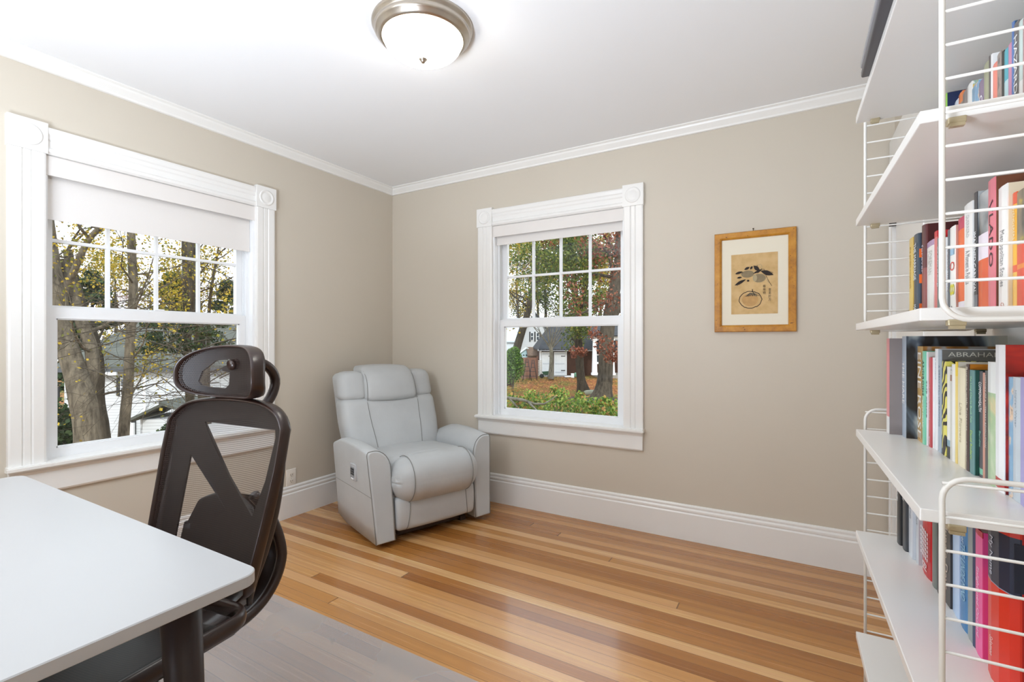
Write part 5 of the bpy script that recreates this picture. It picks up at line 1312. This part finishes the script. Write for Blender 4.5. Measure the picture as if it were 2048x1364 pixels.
tree('forked_tree', 'thick forked grey-brown tree trunk at the left of the wide window view', [([V((-7.2, 0.1, -3.2)), W(176, 900, 9), W(174, 850, 9), W(166, 800, 9), W(152, 745, 9), W(132, 690, 9), W(118, 640, 9), W(110, 590, 9), W(100, 520, 9), (W(90, 430, 9))], [.32, .21, .20, .21, .18, .17, .17, .16, .14, .12]),
    (tr([(132, 640, 9.1), (122, 590, 9.1), (140, 560, 9.1), (158, 520, 9), (175, 480, 9), (200, 455, 9), (225, 430, 9)]), [.10, .08, .06, .055, .05, .045, .04]),
    (tr([(172, 790, 9.1), (188, 735, 9.2), (182, 690, 9.2), (165, 650, 9.2), (150, 610, 9.3), (138, 560, 9.3), (122, 520, 9.3)]), [.12, .11, .10, .10, .10, .09, .07])], BK_T, 51, 7, 1.5, 2, 1800, LF_Y, .055, .35, frm=.3, brad=.03, extra=[(W(140, 460, 9), .5), (W(120, 470, 9), .4), (W(175, 470, 9), .35)]*3, **TW)
tree('dark_forked_tree', 'darker second trunk standing directly behind the thick forked tree', [([gx(205, 10.5, -3.3), W(200, 870, 10.5), W(188, 800, 10.5), W(192, 740, 10.5), W(186, 690, 10.5), W(170, 640, 10.5), W(150, 580, 10.5), W(135, 500, 10.5)], [.26, .2, .17, .16, .15, .13, .11, .08])], BK_B, 52, 6, 1.6, 2, 400, LF_Y, .06, .3, frm=.3, brad=.03, **TW)
tree('slim_leafy_tree', 'slim straight trunk with yellow leaves in the middle of the wide window view', [([gx(240, 10, -3.3), W(246, 890, 10), W(250, 830, 10), W(257, 770, 10), W(259, 700, 10), W(263, 640, 10), W(268, 580, 10), W(263, 500, 10), W(262, 430, 10)], [.13, .10, .095, .09, .085, .08, .08, .075, .07])], BK_T, 53, 16, 1.6, 2, 3600, LF_Y, .06, .4, frm=.3, brad=.022, extra=[(W(330, 590, 9), .5), (W(225, 500, 9), .5), (W(300, 480, 9), .5)]*2, **TW)
tree('thin_dark_tree', 'thin dark trunk left of the stout trunk behind the chair headrest', [([gx(384, 12, -3.3), W(381, 810, 12), W(377, 740, 12), W(375, 680, 12), W(373, 600, 12), W(371, 520, 12), W(368, 430, 12)], [.12, .1, .09, .085, .08, .075, .07])], BK_B, 54, 14, 1.9, 2, 1100, LF_Y, .065, .35, frm=.35, brad=.022, **TW)
tree('stout_tree', 'stout straight trunk directly behind the office chair headrest', [([gx(412, 11.5, -3.3), W(410, 800, 11.5), W(402, 720, 11.5), W(398, 660, 11.5), W(387, 580, 11.5), W(385, 500, 11.5), W(383, 430, 11.5)], [.16, .13, .12, .115, .11, .10, .09])], BK_B, 55, 10, 1.8, 2, 1000, LF_Y, .065, .35, frm=.3, brad=.022, **TW)
tree('sapling', 'spindly sapling with a few yellow leaves at the right of the wide window view', [([gx(418, 13, -3.3), W(415, 640, 13), W(425, 560, 13), W(440, 480, 13), W(446, 430, 13)], [.06, .045, .035, .02, .012])], BK_B, 56, 9, 1.3, 2, 900, LF_Y, .07, .4, frm=.45, brad=.015, extra=[(W(450, 590, 13), .4), (W(445, 545, 13), .5)], **TW)
t_ = bpy.data.objects['thin_dark_tree']; lb = MB(); rng = random.Random(77)
leafquads(lb, [(W(300+rng.uniform(-10, 150), 668+rng.uniform(-22, 34), 11.5+rng.uniform(-.8, .5))-t_.location, rng.uniform(.12, .28)) for _ in range(46)], 5200, 1, .055, rng, .45, .5)
lb.build('needle_sprays', LF_C, t_)
# conifers and distant woods
for i, (px, d, py, r, lb) in enumerate([(185, 30, 545, 3.2, 'broad dark evergreen behind the forked tree'), (345, 32, 550, 2.6, 'dark evergreen between the slim tree and the thin dark tree'), (452, 34, 565, 2.6, 'dark evergreen at the right edge of the wide window view'), (100, 28, 620, 3.0, 'dark evergreen at the left edge of the wide window view')]):
    tp = W(px, py, d); bz = -3.3; t = thing('evergreen_tree', lb, 'tree', (tp.x, tp.y, bz), 0, 'evergreens behind the white house'); H = tp.z-bz
    mb = MB(); mb.tube([(0, 0, 0), (0, 0, H*.97)], [.25, .03], 8); mb.build('trunk', BK_D, t)
    lb_ = MB(); rg = random.Random(60+i); cs = []
    for q in range(90):
        f_ = rg.random()**.8; a = rg.uniform(0, 6.28); rr = r*(1-f_)*rg.uniform(.5, 1)+.15; cs.append((V((cos(a)*rr, sin(a)*rr, H*(.2+.8*f_))), .45))
    leafquads(lb_, cs, 5200, 1, .26, rg, .5, .4); lb_.build('foliage', LF_C, t)
for i, (px, d, py, lb, lm) in enumerate([(230, 36, 560, 'yellow-leaved tree between the evergreens', LF_Y), (375, 30, 545, 'small yellow-leaved tree left of the stout trunk', LF_Y), (300, 60, 600, 'hazy brown bare tree far behind the white house roof', LF_B), (430, 60, 610, 'hazy brown bare treetop right of the stout trunk', LF_B), (150, 60, 610, 'hazy brown bare treetop at the far left', LF_B), (250, 62, 615, 'hazy brown bare treetop above the roof, left of the middle', LF_B), (350, 58, 615, 'hazy brown bare treetop above the roof, right of the middle', LF_B), (470, 55, 600, 'hazy brown bare tree at the right end of the wide window view', LF_B)]):
    tp = W(px, py, d); b = V((tp.x, tp.y, -3.3)); H = tp.z+3.3
    tree('background_tree', lb, [([b, b+V((0, .1, H*.5)), b+V((0, 0, H))], [.2, .14, .04])], BK_B, 80+i, 12, H*.3, 2, 2600, lm, .2, .9, group='trees behind the white house', frm=.3)
bush('dark_green_shrub', 'dark green shrub below the thick forked tree, low in the wide window', [(W(115+rng.uniform(-25, 20), 840+i*9, 11+rng.uniform(-1, 1)), .5) for i in range(9)], 4500, LF_C, .11, seed=14)
bush('low_evergreen_shrub', 'low evergreen shrub in front of the small porch', [(W(335+i*9, 872-(i % 3)*7, 14), .3) for i in range(8)]+[(W(345+i*9, 895, 14), .4) for i in range(6)], 3800, LF_C, .1, seed=15)
# hanging branches close outside the left window
rng = random.Random(31); b = W(200, 700, 6); t = thing('overhanging_branches', 'tangle of bare twigs with a few yellow leaves hanging close outside the wide window', 'branches', b)
mb = MB(); tips = []
for i in range(64):
    s = W(rng.uniform(80, 560), rng.uniform(600, 800), rng.uniform(6, 8.5)); d = (RT*rng.choice((-1, 1))*rng.uniform(.5, 1)+V((0, 0, rng.uniform(-.5, .5)))+FW*rng.uniform(-.3, .3)).normalized()
    grow(mb, s-b, d, rng.uniform(.7, 1.6), .008, 2, rng, tips, .45, 4, .22, -.02)
mb.build('twigs', BK_B, t); lb = MB(); leafquads(lb, [(p, 1) for p in tips], 260, .08, .06, rng); lb.build('leaves', LF_Y, t)
# ------------------------------------------------------------------ light
w = bpy.data.worlds.new('overcast_sky'); bpy.context.scene.world = w; w.use_nodes = True; nt = w.node_tree
bg = nt.nodes['Background']; tc = nt.nodes.new('ShaderNodeTexCoord'); sp = nt.nodes.new('ShaderNodeSeparateXYZ'); nt.links.new(tc.outputs['Generated'], sp.inputs[0])
cr = nt.nodes.new('ShaderNodeValToRGB'); nt.links.new(sp.outputs[2], cr.inputs[0]); cr.color_ramp.elements[0].position = 0; cr.color_ramp.elements[0].color = (.95, .97, 1, 1); cr.color_ramp.elements[1].position = .7; cr.color_ramp.elements[1].color = (.80, .89, 1, 1)
nt.links.new(cr.outputs[0], bg.inputs[0]); bg.inputs[1].default_value = SKY
def light(name, ty, loc, energy, color=(1, 1, 1), **k):
    d = bpy.data.lights.new(name, ty); d.energy = energy; d.color = color
    for a, v in k.items(): setattr(d, a, v)
    o = bpy.data.objects.new(name, d); COL.objects.link(o); o.location = loc; return o
s = light('sun', 'SUN', (0, 0, 20), SUN, (1, .95, .88), angle=radians(4)); s.rotation_euler = V((-.55, .75, -.55)).to_track_quat('-Z', 'Y').to_euler()
light('room_fill', 'POINT', (1.2, -3.6, 1.75), FILL, (.84, .955, 1.11), shadow_soft_size=.3)  # added fill light out of view, no fixture there, brightens the walls
u_ = light('ceiling_fill', 'SPOT', (1.95, -3.64, .7), UP, (.84, .955, 1.12), shadow_soft_size=.2, spot_size=radians(140), spot_blend=1)  # added upward spot without a real lamp, lifts the ceiling by direct light
u_.rotation_euler = V((0, .5, .9)).to_track_quat('-Z', 'Y').to_euler()
# ------------------------------------------------------------------ camera
cd = bpy.data.cameras.new('camera'); cd.sensor_width = 36; cd.lens = 36*FPX/2048; cd.clip_start = .02; cd.clip_end = 400
c = bpy.data.objects.new('camera', cd); COL.objects.link(c); c.location = CAM; c.rotation_euler = (pi/2, 0, TH)
sc = bpy.context.scene; sc.camera = c
sc.view_settings.view_transform = 'Standard'; sc.view_settings.look = 'None'; sc.view_settings.gamma = 1; sc.view_settings.exposure = EXPO; sc.view_settings.use_curve_mapping = False
